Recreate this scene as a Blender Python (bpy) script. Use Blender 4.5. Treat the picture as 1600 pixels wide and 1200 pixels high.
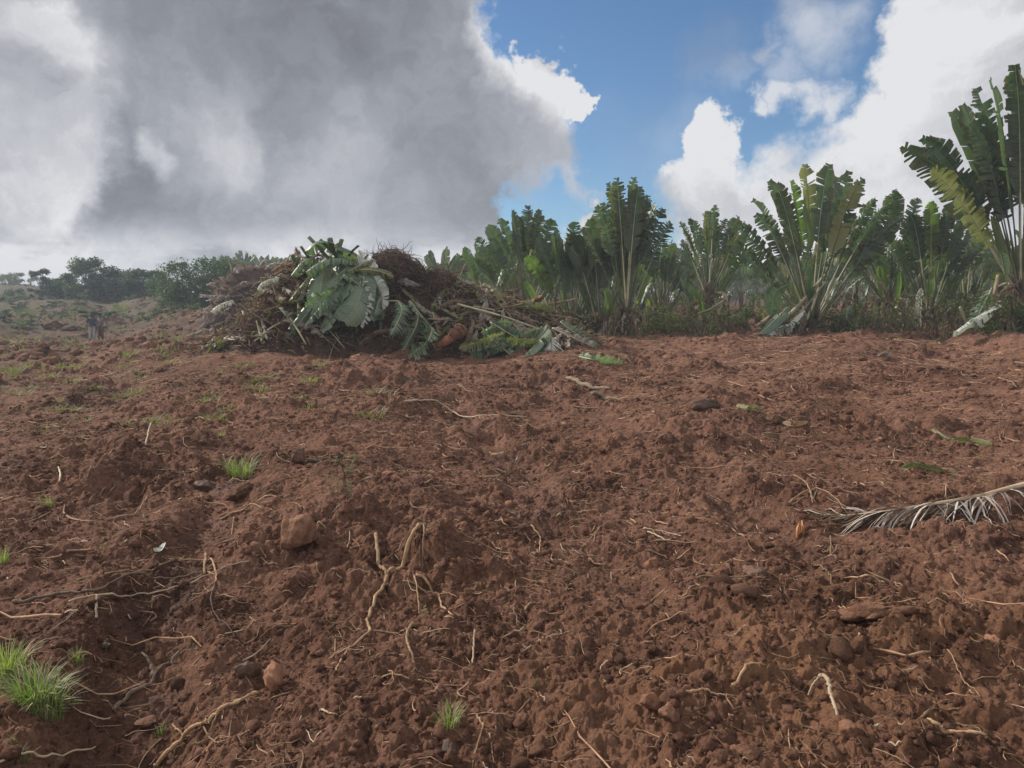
import bpy, math, random
import numpy as np
from mathutils import Vector, Matrix

R = math.radians
scene = bpy.context.scene
COL = scene.collection
for o in list(bpy.data.objects): bpy.data.objects.remove(o)

# ------------------------------------------------------------------ camera
CAM_H = 1.62
PITCH = math.atan(0.1)
cam_d = bpy.data.cameras.new('camera'); cam = bpy.data.objects.new('camera', cam_d); COL.objects.link(cam)
cam_d.lens = 27.0; cam_d.sensor_width = 36.0; cam_d.clip_start = 0.05; cam_d.clip_end = 3000
cam.location = (0, 0, CAM_H); cam.rotation_euler = (math.pi/2 - PITCH, 0, 0)
scene.camera = cam
scene.render.resolution_x = 1024; scene.render.resolution_y = 768
scene.view_settings.view_transform = 'Standard'; scene.view_settings.look = 'None'
scene.view_settings.exposure = 0.15; scene.view_settings.gamma = 1.0
scene.render.engine = 'CYCLES'

def ray(px, py):
    """direction through a point of the photograph (1600 x 1200)"""
    cx = (px-800)/1200; cy = (600-py)/1200
    c, s = math.cos(PITCH), math.sin(PITCH)
    return np.array([cx, c + cy*s, -s + cy*c])

# ------------------------------------------------------------------ sun
SUN_EL, SUN_AZ = R(31), R(-62)          # azimuth from +Y (view direction), negative = left
sl = bpy.data.lights.new('sun', 'SUN'); sun = bpy.data.objects.new('sun', sl); COL.objects.link(sun)
sl.energy = 5.0; sl.angle = R(1.2); sl.color = (1.0, 0.93, 0.84)
sd = Vector((math.sin(SUN_AZ)*math.cos(SUN_EL), math.cos(SUN_AZ)*math.cos(SUN_EL), math.sin(SUN_EL)))
sun.rotation_euler = sd.to_track_quat('Z', 'Y').to_euler()
sun.location = (0, 0, 30)

# ------------------------------------------------------------------ node helper
class NT:
    def __init__(s, tree): s.t = tree; s.n = tree.nodes; s.l = tree.links
    def new(s, typ, **kw):
        n = s.n.new(typ)
        for k, v in kw.items(): setattr(n, k, v)
        return n
    def put(s, sock, v):
        if isinstance(v, bpy.types.NodeSocket): s.l.new(v, sock)
        elif v is not None: sock.default_value = v
    def math(s, op, a, b=None, c=None, clamp=False):
        n = s.new('ShaderNodeMath', operation=op); n.use_clamp = clamp
        s.put(n.inputs[0], a)
        if b is not None: s.put(n.inputs[1], b)
        if c is not None: s.put(n.inputs[2], c)
        return n.outputs[0]
    def vmath(s, op, a, b=None, scale=None):
        n = s.new('ShaderNodeVectorMath', operation=op)
        s.put(n.inputs[0], a)
        if b is not None: s.put(n.inputs[1], b)
        if scale is not None: s.put(n.inputs['Scale'], scale)
        return n.outputs['Value'] if op in ('DISTANCE', 'LENGTH', 'DOT_PRODUCT') else n.outputs[0]
    def noise(s, vec, scale, detail=4, rough=0.55, dist=0.0, color=False):
        n = s.new('ShaderNodeTexNoise'); s.put(n.inputs['Vector'], vec)
        n.inputs['Scale'].default_value = scale; n.inputs['Detail'].default_value = detail
        n.inputs['Roughness'].default_value = rough; n.inputs['Distortion'].default_value = dist
        return n.outputs['Color'] if color else n.outputs['Fac']
    def ramp(s, fac, stops, interp='LINEAR'):
        n = s.new('ShaderNodeValToRGB'); n.color_ramp.interpolation = interp
        e = n.color_ramp.elements
        while len(e) < len(stops): e.new(0.5)
        for i, (p, c) in enumerate(stops):
            e[i].position = p; e[i].color = (*c, 1) if len(c) == 3 else c
        s.put(n.inputs[0], fac); return n.outputs[0]
    def maprange(s, v, a, b, c=0.0, d=1.0, smooth=True):
        n = s.new('ShaderNodeMapRange'); n.interpolation_type = 'SMOOTHSTEP' if smooth else 'LINEAR'
        s.put(n.inputs[0], v)
        for i, x in enumerate((a, b, c, d)): n.inputs[i+1].default_value = x
        return n.outputs[0]
    def mix(s, f, a, b, mode='MIX'):
        n = s.new('ShaderNodeMix', data_type='RGBA', blend_type=mode)
        s.put(n.inputs[0], f)
        for i, v in ((6, a), (7, b)):
            if isinstance(v, tuple) and len(v) == 3: v = (*v, 1)
            s.put(n.inputs[i], v)
        return n.outputs[2]

# ------------------------------------------------------------------ world: sky with clouds, laid out by direction
world = bpy.data.worlds.new('World'); scene.world = world; world.use_nodes = True
w = NT(world.node_tree); w.n.clear()
tc = w.new('ShaderNodeTexCoord')
sep = w.new('ShaderNodeSeparateXYZ'); w.l.new(tc.outputs['Generated'], sep.inputs[0])
az = w.math('ARCTAN2', sep.outputs[0], sep.outputs[1])
el = w.math('ARCSINE', sep.outputs[2])
comb = w.new('ShaderNodeCombineXYZ'); w.l.new(az, comb.inputs[0]); w.l.new(el, comb.inputs[1])
q0 = comb.outputs[0]
n1 = w.vmath('SUBTRACT', w.noise(q0, 5.0, 3, 0.5, color=True), (0.5, 0.5, 0.5))
n2 = w.vmath('SUBTRACT', w.noise(q0, 15.0, 7, 0.62, color=True), (0.5, 0.5, 0.5))
q = w.vmath('ADD', w.vmath('ADD', q0, w.vmath('SCALE', n1, scale=0.10)), w.vmath('SCALE', n2, scale=0.13))
q = w.vmath('MULTIPLY', q, (1, 1, 0))
qs = w.vmath('MULTIPLY', w.vmath('ADD', w.vmath('ADD', q0, w.vmath('SCALE', n1, scale=0.15)), w.vmath('SCALE', n2, scale=0.10)), (1, 1, 0))
def ae(px, py):
    d = ray(px, py); d = d/np.linalg.norm(d)
    return (math.atan2(d[0], d[1]), math.asin(d[2]), 0)
def blob(px, py, r, soft, amp=1.0, vec=None):
    d = w.vmath('DISTANCE', vec or q, ae(px, py))
    rr = r/1200
    return w.maprange(d, rr*(1+soft), max(rr*(1-soft), 0.0), 0.0, amp)
def union(bl):
    r = bl[0]
    for b in bl[1:]: r = w.math('MAXIMUM', r, b)
    return r
def total(bl):
    r = bl[0]
    for b in bl[1:]: r = w.math('ADD', r, b)
    return r
holes = union([blob(*a) for a in [(880, -10, 118, .12), (1010, 60, 150, .12), (1160, 60, 170, .15), (1260, 40, 125, .12), (1310, 90, 55, .15),
    (1040, 170, 118, .18), (975, 240, 66, .3), (868, 322, 50, .4), (800, 335, 34, .5), (915, 345, 50, .4), (985, 310, 55, .5), (1010, 370, 50, .6), 
    (1152, 222, 30, .25), (1205, 160, 52, .4), (1330, 60, 48, .3)]])
adds = union([blob(*a) for a in [(1102, 232, 34, .2), (1092, 290, 42, .3), (1186, 165, 16, .7, .85), (1215, 156, 20, .7, .8), (1250, 162, 20, .8, .75), (1285, 158, 24, .8, .8), (1190, 75, 20, .9, .5), (1290, 15, 55, .9, .6), (1130, 105, 30, 1.0, .35), (850, 125, 48, .12), (895, 150, 34, .12), (925, 160, 20, .15),
    (925, 352, 40, .2), (1225, 110, 30, .9, .4), (1020, 215, 60, 1.0, .16), (1110, 95, 40, 1.0, .25)]])
cover = w.math('MAXIMUM', w.math('SUBTRACT', 1.0, holes), adds, clamp=True)
bright = total([blob(*a, qs) for a in [
    (60, 72, 74, .7, .20), (70, 45, 40, .4, .10), (115, 75, 34, .35, .12), (35, 118, 30, .5, -.10), (20, 20, 30, .5, -.06), (30, 235, 84, .45, .22), (95, 262, 44, .35, .12), (40, 290, 60, .4, .08), (20, 340, 70, .8, .08), (150, 130, 40, .6, .04), (230, 245, 22, .7, .26), (325, 215, 70, .9, .16), (560, 200, 60, 1, .04), (360, 225, 40, .7, .10), (150, 170, 60, .8, .05),
    (772, 40, 34, .8, .30), (795, 88, 36, .8, .30), (850, 112, 42, .8, .34), (900, 140, 44, .7, .34), (930, 165, 34, .7, .20), (880, 190, 30, .8, .16), (800, 200, 90, .9, .06), (900, 360, 80, .8, .35),
    (1105, 220, 70, .8, .34), (1190, 330, 170, .9, .16), (1420, 60, 90, .9, .22), (1290, 190, 90, .9, .24), (1430, 250, 260, .9, .14), (1540, 120, 220, .9, .08), (1390, 150, 40, .8, .12), (1480, 90, 50, .8, .10), (1420, 330, 90, .9, .06), (1240, 30, 90, .9, .2), (1190, 160, 50, .9, .2),
    (540, 350, 100, .9, .10), (620, 330, 190, .9, -.02), (480, 330, 150, .9, .03), (560, 110, 150, .9, -.03), (200, 330, 110, .9, -.03), (350, 60, 160, .9, -.03), (250, 310, 130, .9, -.04)]])
bn = w.noise(w.vmath('MULTIPLY', q0, (1, 2.6, 1)), 7.0, 6, 0.6)
band = w.math('MULTIPLY', w.math('MULTIPLY', w.maprange(el, 0.115, 0.045, 0, 1), w.maprange(bn, .36, .56, .3, 1)), 0.42)
tex = w.noise(w.vmath('ADD', q0, w.vmath('SCALE', n1, scale=0.3)), 4.5, 6, 0.5)
tex2 = w.noise(q, 26.0, 6, 0.6)
sky_fill = w.math('MAXIMUM', w.maprange(el, R(40), R(62), 0, .55), w.maprange(sep.outputs[1], .35, -.2, 0, .5))   # unseen cloud overhead and behind, made brighter as added fill light for the ground
lum = w.math('ADD', w.math('ADD', bright, band), 0.285)
lum = w.math('MULTIPLY', lum, w.maprange(tex, 0.32, 0.68, 0.83, 1.16))
lum = w.math('MULTIPLY', lum, w.maprange(tex2, 0.3, 0.7, 0.90, 1.10))
lum = w.math('MINIMUM', lum, 0.72)
lum = w.math('MINIMUM', w.math('ADD', lum, sky_fill), 1.15)
ccol = w.ramp(lum, [(0.0, (0, 0, 0)), (0.28, (0.27, 0.285, 0.325)), (0.5, (0.49, 0.50, 0.535)), (0.8, (0.79, 0.79, 0.80)), (1.0, (.98, .97, .95))])
sky = w.new('ShaderNodeTexSky', sky_type='NISHITA'); sky.sun_disc = False
sky.sun_elevation = SUN_EL; sky.sun_rotation = SUN_AZ; sky.air_density = 1.0; sky.dust_density = 0.2; sky.ozone_density = 2.2
bg_sky = w.new('ShaderNodeBackground'); w.l.new(w.mix(1.0, sky.outputs[0], (.80, 1.0, 1.17), 'MULTIPLY'), bg_sky.inputs[0]); bg_sky.inputs[1].default_value = 0.084
bg_cl = w.new('ShaderNodeBackground'); w.l.new(ccol, bg_cl.inputs[0]); bg_cl.inputs[1].default_value = 1.0
ms = w.new('ShaderNodeMixShader'); w.l.new(cover, ms.inputs[0]); w.l.new(bg_sky.outputs[0], ms.inputs[1]); w.l.new(bg_cl.outputs[0], ms.inputs[2])
wo = w.new('ShaderNodeOutputWorld'); w.l.new(ms.outputs[0], wo.inputs[0])

# ------------------------------------------------------------------ numpy noise
def h2(ix, iy, seed):
    ix = ix.astype(np.int64); iy = iy.astype(np.int64)
    n = (ix*374761393 + iy*668265263 + seed*1274126177) & 0xffffffff
    n = ((n ^ (n >> 13))*1274126177) & 0xffffffff
    n = (n ^ (n >> 16)) & 0xffffffff
    n = ((n*2246822519) & 0xffffffff); n = n ^ (n >> 15)
    return (n & 0xffffff)/float(0x1000000)
def perlin(x, y, seed=0):
    ix = np.floor(x); iy = np.floor(y); fx = x-ix; fy = y-iy
    def g(dx, dy):
        a = h2(ix+dx, iy+dy, seed)*2*np.pi
        return np.cos(a)*(fx-dx) + np.sin(a)*(fy-dy)
    u = fx*fx*fx*(fx*(fx*6-15)+10); v = fy*fy*fy*(fy*(fy*6-15)+10)
    a = g(0, 0)*(1-u) + g(1, 0)*u; b = g(0, 1)*(1-u) + g(1, 1)*u
    return (a*(1-v) + b*v)*1.5
def fbm(x, y, o=3, seed=0, gain=.5):
    r = 0; a = 1.0
    for i in range(o):
        r = r + a*perlin(x*2**i + 17.3*i, y*2**i - 9.1*i, seed+i); a *= gain
    return r
def clods(x, y, cell, seed, fill=.85):
    """height 0..1 of a bed of rounded angular lumps"""
    X = x/cell; Y = y/cell
    X = X + .25*perlin(X*1.7, Y*1.7, seed+50); Y = Y + .25*perlin(X*1.7+7, Y*1.7+3, seed+51)
    ix = np.floor(X); iy = np.floor(Y); best = np.zeros_like(X)
    for dx in (-1, 0, 1):
        for dy in (-1, 0, 1):
            cx = ix+dx; cy = iy+dy
            px = cx + h2(cx, cy, seed); py = cy + h2(cx, cy, seed+1)
            s = h2(cx, cy, seed+2); rad = .25 + .6*s*s
            al = (h2(cx, cy, seed+4)-.5)*.8
            ddx = X-px; ddy = Y-py
            d2 = ddx*ddx*(1+al) + ddy*ddy*(1-al)
            h = np.sqrt(np.maximum(0, 1-d2/(rad*rad)))*rad*1.25
            h = np.where(h2(cx, cy, seed+3) < fill, h, 0)
            best = np.maximum(best, h)
    return best

# ------------------------------------------------------------------ terrain
def pz(px, py, d):
    r = ray(px, py); k = d/r[1]
    return (r[0]*k, d, CAM_H + r[2]*k)
CP = [(0, 0, 0), (-1.5, 3, -.06), (1.5, 3, 0.0), (0, 3, 0), (0, -6, -.1), (8, -6, 0), (-8, -6, -.2), (0, -60, -3), (60, -60, 0), (-60, -60, -5), (10, 0, .1), (-10, 0, -.2), (60, 0, 1), (-60, 0, -3),
      (-4, 8, -.05), (0, 8, 0), (4, 8, .05), (-9, 16, -.1), (-2, 17, .36), (4, 17, .32), (10, 17, .45),
      (-13, 20, -.15), (-3, 21, .55), pz(340, 549, 19.2), pz(420, 552, 18.3), pz(400, 588, 15.5), pz(600, 560, 18), pz(300, 552, 22), pz(900, 528, 24.5), pz(1150, 525, 24.5), pz(1350, 522, 23.5), pz(1580, 521, 20), pz(1750, 521, 21),
      pz(60, 552, 30), pz(250, 545, 27), pz(100, 592, 19), pz(260, 575, 20), pz(0, 625, 14.5), pz(330, 560, 22), pz(-150, 590, 19), pz(-100, 560, 28), pz(150, 537, 46), pz(60, 535, 46), pz(300, 525, 40), pz(150, 500, 62), pz(0, 500, 62), pz(330, 482, 58),
      pz(100, 470, 90), pz(250, 468, 90), pz(-60, 470, 95), pz(420, 452, 75), pz(400, 440, 110), (0, 32, 1.0), (8, 35, 1.1), (18, 35, 1.4), (2, 60, 1.3), (20, 60, 1.4), (40, 60, 1.6), (0, 90, 1.8), (40, 90, 2.5), (50, 30, 1.5), (-50, 30, -1.2),
      (-100, 150, 5.5), (-40, 160, 6.5), (60, 160, 4), (0, 350, 8), (-200, 300, 9), (200, 300, 9), (-300, 0, 0), (300, 0, 5), (0, -300, -5)]
CPa = np.array(CP, float)
def warp(x, y):
    r = np.hypot(x, y)+1e-6; k = np.log1p(r)/r*3.0
    return x*k, y*k
CQ = warp(CPa[:, 0], CPa[:, 1])
def macro(x, y):
    qx, qy = warp(x, y); num = 0; den = 0
    for i in range(len(CPa)):
        d2 = (qx-CQ[0][i])**2 + (qy-CQ[1][i])**2
        ww = 1/(d2 + .05)**2
        num = num + ww*CPa[i, 2]; den = den + ww
    return num/den
# local dents and mounds: px, py (where they are seen), guess of depth, radius across, radius along, height
def gp(px, py):
    """flat-ground guess"""
    d = ray(px, py); k = CAM_H/(-d[2]); return d[0]*k, d[1]*k
LOC = [(*gp(250, 1120), .42, .45, -.16), (*gp(90, 1150), .45, .35, -.14), (*gp(120, 930), .7, .6, .06), (*gp(330, 985), .35, .35, -.07), (*gp(430, 900), .5, .5, -.07), (*gp(1205, 838), .28, .22, -.13), (*gp(1400, 840), .8, .22, -.10),
       (*gp(1180, 1020), .7, .6, .10), (*gp(1400, 950), .6, .5, .08), (*gp(820, 830), .9, .3, -.09), (*gp(860, 790), .9, .25, .05), (*gp(1100, 880), .5, .25, -.07),
       (*gp(1250, 780), .5, .3, .08), (*gp(470, 780), .9, .5, .09), (*gp(700, 1000), .8, .5, -.05), (*gp(560, 1010), .3, .3, .05), (*gp(1200, 690), 2.0, .6, .09), (*gp(700, 680), 1.6, .5, -.07),
       (*gp(1100, 650), 1.4, .5, -.1), (*gp(600, 620), 2.0, 1.0, .10), (*gp(250, 690), 2.0, .8, .08), (*gp(1450, 1100), .5, .4, -.05)]
def ruts(x, y):
    """two caterpillar tracks that run up the middle of the field, pressed 7 cm deep"""
    m = 0
    for (x0, y0, x1, y1, wd) in ((.9, 3.2, -1.6, 15, .26), (2.3, 3.5, .4, 15, .26), (-1.2, 2.0, -3.3, 9.0, .22)):
        dx, dy = x1-x0, y1-y0; L = math.hypot(dx, dy); dx /= L; dy /= L
        s = (x-x0)*dx + (y-y0)*dy; o = (x-x0)*dy - (y-y0)*dx + .12*np.sin(s*.9)
        a = np.exp(-(o/wd)**4)*np.clip(s/1.0, 0, 1)*np.clip((L-s)/1.5, 0, 1)
        b_ = np.exp(-((np.abs(o)-1.75*wd)/(.55*wd))**2)*np.clip(s/1.0, 0, 1)*np.clip((L-s)/1.5, 0, 1)
        m = np.maximum(m, a) - .55*b_
    return m
def ground_h(x, y, full=True):
    x = np.asarray(x, float); y = np.asarray(y, float)
    r = np.hypot(x, y)
    z = macro(x, y)
    for (a, b, ra, rb, hh) in LOC:
        z = z + hh*np.exp(-((x-a)/ra)**2 - ((y-b)/rb)**2)
    rt = ruts(x, y)*(.55+.45*np.clip(perlin(x*.8, y*.8, 77)*3, -1, 1))
    far = np.clip((r-20)/40, 0, 1)
    z = z + .075*fbm(x/2.1, y/2.1, 3, 3) + .25*far*fbm(x/9, y/9, 2, 30)
    z = z + .045*fbm(x/.62, y/.62, 3, 11)*(1-.5*np.maximum(rt, 0)) - .12*rt; rt = np.maximum(rt, 0)
    if full:
        near = np.clip((40-r)/14, .6, 1)
        m1 = np.clip(.60 + 1.9*perlin(x/1.5, y/1.5, 21), .08, 1.45)*(1-.7*rt)
        m0 = np.clip(.6+2.4*perlin(x/2.6, y/1.7, 23), .22, 1); m1 = m1*m0
        z = z + .016*rt*np.sin(37*(y+.25*x))*np.clip(perlin(x/1.1, y/1.1, 79)*4, 0, 1)
        m2 = m0**.5*np.clip(.7 + 1.0*perlin(x/.8, y/.8, 22), .2, 1.2)*(1-.5*rt)
        z = z + np.clip((r-20)/10, 0, 1)*(.20*clods(x, y, 1.1, 98, .6) + .14*clods(x, y, .7, 99, .7))*np.clip(.5+1.5*perlin(x/4, y/4, 97), .1, 1.3)
        z = z + near*.12*m1*clods(x, y, .46, 101, .5)
        z = z + near*.085*m1*clods(x, y, .20, 111, .75)
        f3 = np.clip((16-r)/6, 0.6, 1); f4 = np.clip((7-r)/3, 0, 1)
        z = z + f3*.055*m2*clods(x, y, .10, 121, .85)
        z = z + f3*.026*m2*clods(x, y, .048, 131, .9)
        z = z + f4*.013*clods(x, y, .024, 141, .95)
        z = z + f3*.016*fbm(x/.11, y/.11, 4, 41, .65)
        rid = 1-np.abs(perlin(x/.3, y/.3, 61))*2.2
        z = z - near*.03*np.clip(rid-.6, 0, 1)*m2
    return z
def gh(x, y, full=True): return float(ground_h(np.array([x]), np.array([y]), full)[0])
def G(px, py, lift=0.0):
    """point of the ground seen at a point of the photograph"""
    d = ray(px, py); t = np.concatenate([np.arange(1.2, 12, .02), np.arange(12, 60, .1), np.arange(60, 250, .5)])
    x = d[0]*t; y = d[1]*t; z = CAM_H + d[2]*t
    g = ground_h(x, y, False)
    i = int(np.argmax(z < g+.02)) if np.any(z < g+.02) else len(t)-1
    return Vector((x[i], y[i], gh(x[i], y[i]) + lift))
def D(px, py, depth):
    r = ray(px, py); k = depth/r[1]; return Vector((r[0]*k, depth, CAM_H + r[2]*k))

# ------------------------------------------------------------------ object helpers
def link(o): COL.objects.link(o); return o
def tag(o, label=None, cat=None, group=None, kind=None):
    if label: o['label'] = label
    if cat: o['category'] = cat
    if group: o['group'] = group
    if kind: o['kind'] = kind
    return o
def empty(name, loc, label, cat, group=None, rz=0):
    o = bpy.data.objects.new(name, None); link(o); o.location = loc; o.rotation_euler = (0, 0, rz); o.empty_display_size = .3
    return tag(o, label, cat, group)
class MB:
    def __init__(s): s.v = []; s.f = []; s.m = []; s.a = []
    def add(s, vs, fs, mi=0, at=None):
        b = len(s.v); s.v.extend([tuple(v) for v in vs]); s.f.extend([tuple(i+b for i in f) for f in fs]); s.m.extend([mi]*len(fs))
        s.a.extend(at if at is not None else [(0, 0, 0)]*len(vs))
    def build(s, name, mats, parent=None, smooth=True, origin=None, loc=None):
        me = bpy.data.meshes.new(name)
        v = s.v
        if origin is not None: v = [(a[0]-origin[0], a[1]-origin[1], a[2]-origin[2]) for a in v]
        me.from_pydata(v, [], s.f)
        mats = mats if isinstance(mats, (list, tuple)) else [mats]
        for m in mats: me.materials.append(m)
        if len(mats) > 1: me.polygons.foreach_set('material_index', s.m)
        if smooth: me.polygons.foreach_set('use_smooth', [True]*len(me.polygons))
        at = me.attributes.new('lc', 'FLOAT_VECTOR', 'POINT'); at.data.foreach_set('vector', np.array(s.a, np.float32).ravel())
        me.update()
        o = bpy.data.objects.new(name, me); link(o)
        if parent is not None: o.parent = parent
        if origin is not None: o.location = origin
        if loc is not None: o.location = loc
        return o
def tube(mb, pts, rad, sides=6, mi=0, cap=True, flat=1.0, rnd=None):
    pts = [Vector(p) for p in pts]; n = len(pts)
    if not hasattr(rad, '__len__'): rad = [rad]*n
    vs = []; fs = []; at = []
    up = None; L = 0
    for i in range(n):
        T = (pts[min(i+1, n-1)] - pts[max(i-1, 0)])
        T = T.normalized() if T.length > 1e-9 else Vector((0, 0, 1))
        if up is None:
            up = Vector((0, 0, 1)) if abs(T.z) < .9 else Vector((1, 0, 0))
        S = T.cross(up).normalized(); up = S.cross(T).normalized()
        if i: L += (pts[i]-pts[i-1]).length
        for k in range(sides):
            a = 2*math.pi*k/sides
            j = 1.0 if rnd is None else 1 + rnd.uniform(-.14, .14)
            vs.append(pts[i] + (S*math.cos(a) + up*math.sin(a)*flat)*rad[i]*j); at.append((L, k/sides, i/max(1, n-1)))
    for i in range(n-1):
        for k in range(sides):
            k2 = (k+1) % sides
            fs.append((i*sides+k, i*sides+k2, (i+1)*sides+k2, (i+1)*sides+k))
    if cap:
        fs.append(tuple(range(sides-1, -1, -1))); fs.append(tuple((n-1)*sides+k for k in range(sides)))
    mb.add(vs, fs, mi, at)
def spline(pts, n):
    """Catmull-Rom through pts, n samples"""
    P = [Vector(p) for p in pts]
    if len(P) == 2: return [P[0].lerp(P[1], i/(n-1)) for i in range(n)]
    P = [P[0]*2-P[1]] + P + [P[-1]*2-P[-2]]; m = len(P)-3; out = []
    for i in range(n):
        t = i/(n-1)*m; k = min(int(t), m-1); t -= k
        a, b, c, d = P[k:k+4]
        out.append(.5*((2*b) + (c-a)*t + (2*a-5*b+4*c-d)*t*t + (3*b-a-3*c+d)*t**3))
    return out

# ------------------------------------------------------------------ materials
def mat(name):
    m = bpy.data.materials.new(name); m.use_nodes = True; t = NT(m.node_tree); t.n.clear()
    return m, t
def finish(t, bsdf, bump=None):
    o = t.new('ShaderNodeOutputMaterial'); t.l.new(bsdf, o.inputs[0])
def principled(t, col, rough=.8, spec=.3, normal=None):
    b = t.new('ShaderNodeBsdfPrincipled'); t.put(b.inputs['Base Color'], col if not isinstance(col, tuple) else (*col, 1))
    t.put(b.inputs['Roughness'], rough); t.put(b.inputs['Specular IOR Level'], spec)
    if normal is not None: t.l.new(normal, b.inputs['Normal'])
    return b.outputs[0]
def bump(t, h, strength=.5, dist=.02):
    b = t.new('ShaderNodeBump'); b.inputs['Strength'].default_value = strength; b.inputs['Distance'].default_value = dist
    t.l.new(h, b.inputs['Height']); return b.outputs[0]
def mat_soil():
    m, t = mat('soil')
    tc = t.new('ShaderNodeTexCoord'); P = tc.outputs['Object']
    big = t.noise(P, .35, 4, .6); mid = t.noise(P, 2.2, 6, .62, .6); fine = t.noise(P, 22, 8, .7); grit = t.noise(P, 95, 5, .7)
    col = t.ramp(mid, [(.28, (.105, .051, .037)), (.48, (.215, .110, .077)), (.62, (.275, .145, .102)), (.78, (.38, .215, .155))])
    col = t.mix(t.maprange(big, .40, .65, 0, .5), col, (.215, .110, .072))
    damp = t.noise(P, .85, 5, .62, .4)
    col = t.mix(t.maprange(damp, .46, .62, 0, .85), col, t.mix(1.0, col, (.44, .41, .41), 'MULTIPLY'))
    crumb = t.noise(P, 48, 4, .6)
    col = t.mix(t.maprange(fine, .42, .62, 0, .62), col, (.060, .028, .019))
    col = t.mix(t.maprange(crumb, .50, .66, 0, .60), col, (.27, .145, .090))
    col = t.mix(t.maprange(grit, .54, .68, 0, .6), col, (.050, .024, .017))
    oc = t.new('ShaderNodeAttribute', attribute_name='ochre')
    col = t.mix(t.math('MULTIPLY', oc.outputs['Fac'], t.maprange(mid, .3, .6, .2, .85)), col, (.275, .140, .078))
    # grass and weed film over the far left of the field
    g = t.new('ShaderNodeAttribute', attribute_name='green'); gn = t.noise(P, .9, 7, .7); gf = t.noise(P, 9, 5, .7)
    gm = t.math('MULTIPLY', g.outputs['Fac'], t.maprange(gn, .34, .52, .25, 1))
    gm = t.math('MULTIPLY', gm, t.maprange(gf, .35, .6, .75, 1))
    col = t.mix(gm, col, t.ramp(gf, [(.3, (.036, .036, .024)), (.7, (.085, .078, .048))]))
    wet = t.new('ShaderNodeAttribute', attribute_name='wet')
    wn = t.math('MULTIPLY', wet.outputs['Fac'], t.maprange(t.noise(P, 2.6, 4, .6), .45, .6), clamp=True)
    wn2 = t.maprange(t.noise(P, 1.1, 5, .6), .6, .68, 0, .5)
    wn = t.math('MAXIMUM', wn, wn2)
    col = t.mix(wn, col, t.mix(1.0, col, (.72, .70, .72), 'MULTIPLY'))
    rough = t.math('SUBTRACT', .92, t.math('MULTIPLY', wn, .2))
    h = t.math('ADD', t.math('MULTIPLY', fine, 1.0), t.math('MULTIPLY', grit, .35))
    b1 = bump(t, h, 1.0, .05)
    finish(t, principled(t, col, rough, t.math('ADD', .07, t.math('MULTIPLY', wn, .08)), b1)); return m
def mat_simple(name, c1, c2, scale=8, rough=.85, spec=.25, bs=.5, bd=.01, c3=None, use='Object', stretch=None, island=True):
    m, t = mat(name)
    tc = t.new('ShaderNodeTexCoord'); P = tc.outputs[use]
    oi = t.new('ShaderNodeObjectInfo')
    P = t.vmath('ADD', P, t.vmath('SCALE', oi.outputs['Location'], scale=1.0))
    if stretch:
        a = t.new('ShaderNodeAttribute', attribute_name='lc'); P = t.vmath('ADD', t.vmath('MULTIPLY', a.outputs['Vector'], stretch), t.vmath('SCALE', oi.outputs['Location'], scale=1.0))
    n = t.noise(P, scale, 6, .65); n2 = t.noise(P, scale*6, 4, .65)
    col = t.ramp(n, [(.3, c1), (.68, c2)])
    if c3: col = t.mix(t.maprange(n2, .5, .7, 0, .8), col, c3)
    if island:
        g = t.new('ShaderNodeNewGeometry'); ri = g.outputs['Random Per Island']
        rr = t.math('FRACT', t.math('ADD', ri, oi.outputs['Random']))
        col = t.mix(1.0, col, t.ramp(rr, [(0, (.62, .62, .62)), (1, (1.28, 1.24, 1.18))]), 'MULTIPLY')
    finish(t, principled(t, col, rough, spec, bump(t, t.math('ADD', n, t.math('MULTIPLY', n2, .4)), bs, bd))); return m
def mat_leaf(name, c1, c2, trans=.35, rough=.42, tcol=None, dry=None, spec=.4, var=True):
    m, t = mat(name)
    a = t.new('ShaderNodeAttribute', attribute_name='lc'); oi = t.new('ShaderNodeObjectInfo')
    off = t.vmath('SCALE', oi.outputs['Location'], scale=1.3)
    P = t.vmath('ADD', a.outputs['Vector'], off)
    veins = t.noise(t.vmath('MULTIPLY', P, (42, 1.2, 1)), 1.0, 3, .6)
    blot = t.noise(P, 2.6, 5, .6)
    g = t.new('ShaderNodeNewGeometry'); ri = g.outputs['Random Per Island']
    f = t.math('ADD', t.math('MULTIPLY', ri, .42), t.math('MULTIPLY', blot, .55))
    f = t.math('ADD', f, t.math('MULTIPLY', t.math('SUBTRACT', oi.outputs['Random'], .5), .55)) if var else f
    col = t.ramp(f, [(.2, c1), (.75, c2)])
    col = t.mix(t.maprange(veins, .35, .7, 0, .35), col, tuple(min(1, c*1.7) for c in c2))
    if dry:
        sp = t.new('ShaderNodeSeparateXYZ'); t.l.new(a.outputs['Vector'], sp.inputs[0])
        edge = t.math('ADD', sp.outputs[1], t.math('MULTIPLY', t.math('SUBTRACT', blot, .5), .9))
        col = t.mix(t.maprange(edge, .72, .98, 0, .9), col, dry)
    nm = bump(t, veins, .35, .006)
    pb = principled(t, col, rough, spec, nm)
    tr = t.new('ShaderNodeBsdfTranslucent'); t.put(tr.inputs[0], t.mix(1.0, col, (*(tcol or (1.5, 1.9, .7)), 1), 'MULTIPLY'))
    mx = t.new('ShaderNodeMixShader'); mx.inputs[0].default_value = trans; t.l.new(pb, mx.inputs[1]); t.l.new(tr.outputs[0], mx.inputs[2])
    finish(t, mx.outputs[0]); return m
M = {}
M['soil'] = mat_soil()
M['clod'] = mat_simple('clod_soil', (.075, .038, .025), (.165, .082, .052), 9, .95, .2, .9, .03, (.22, .125, .08))
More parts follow.
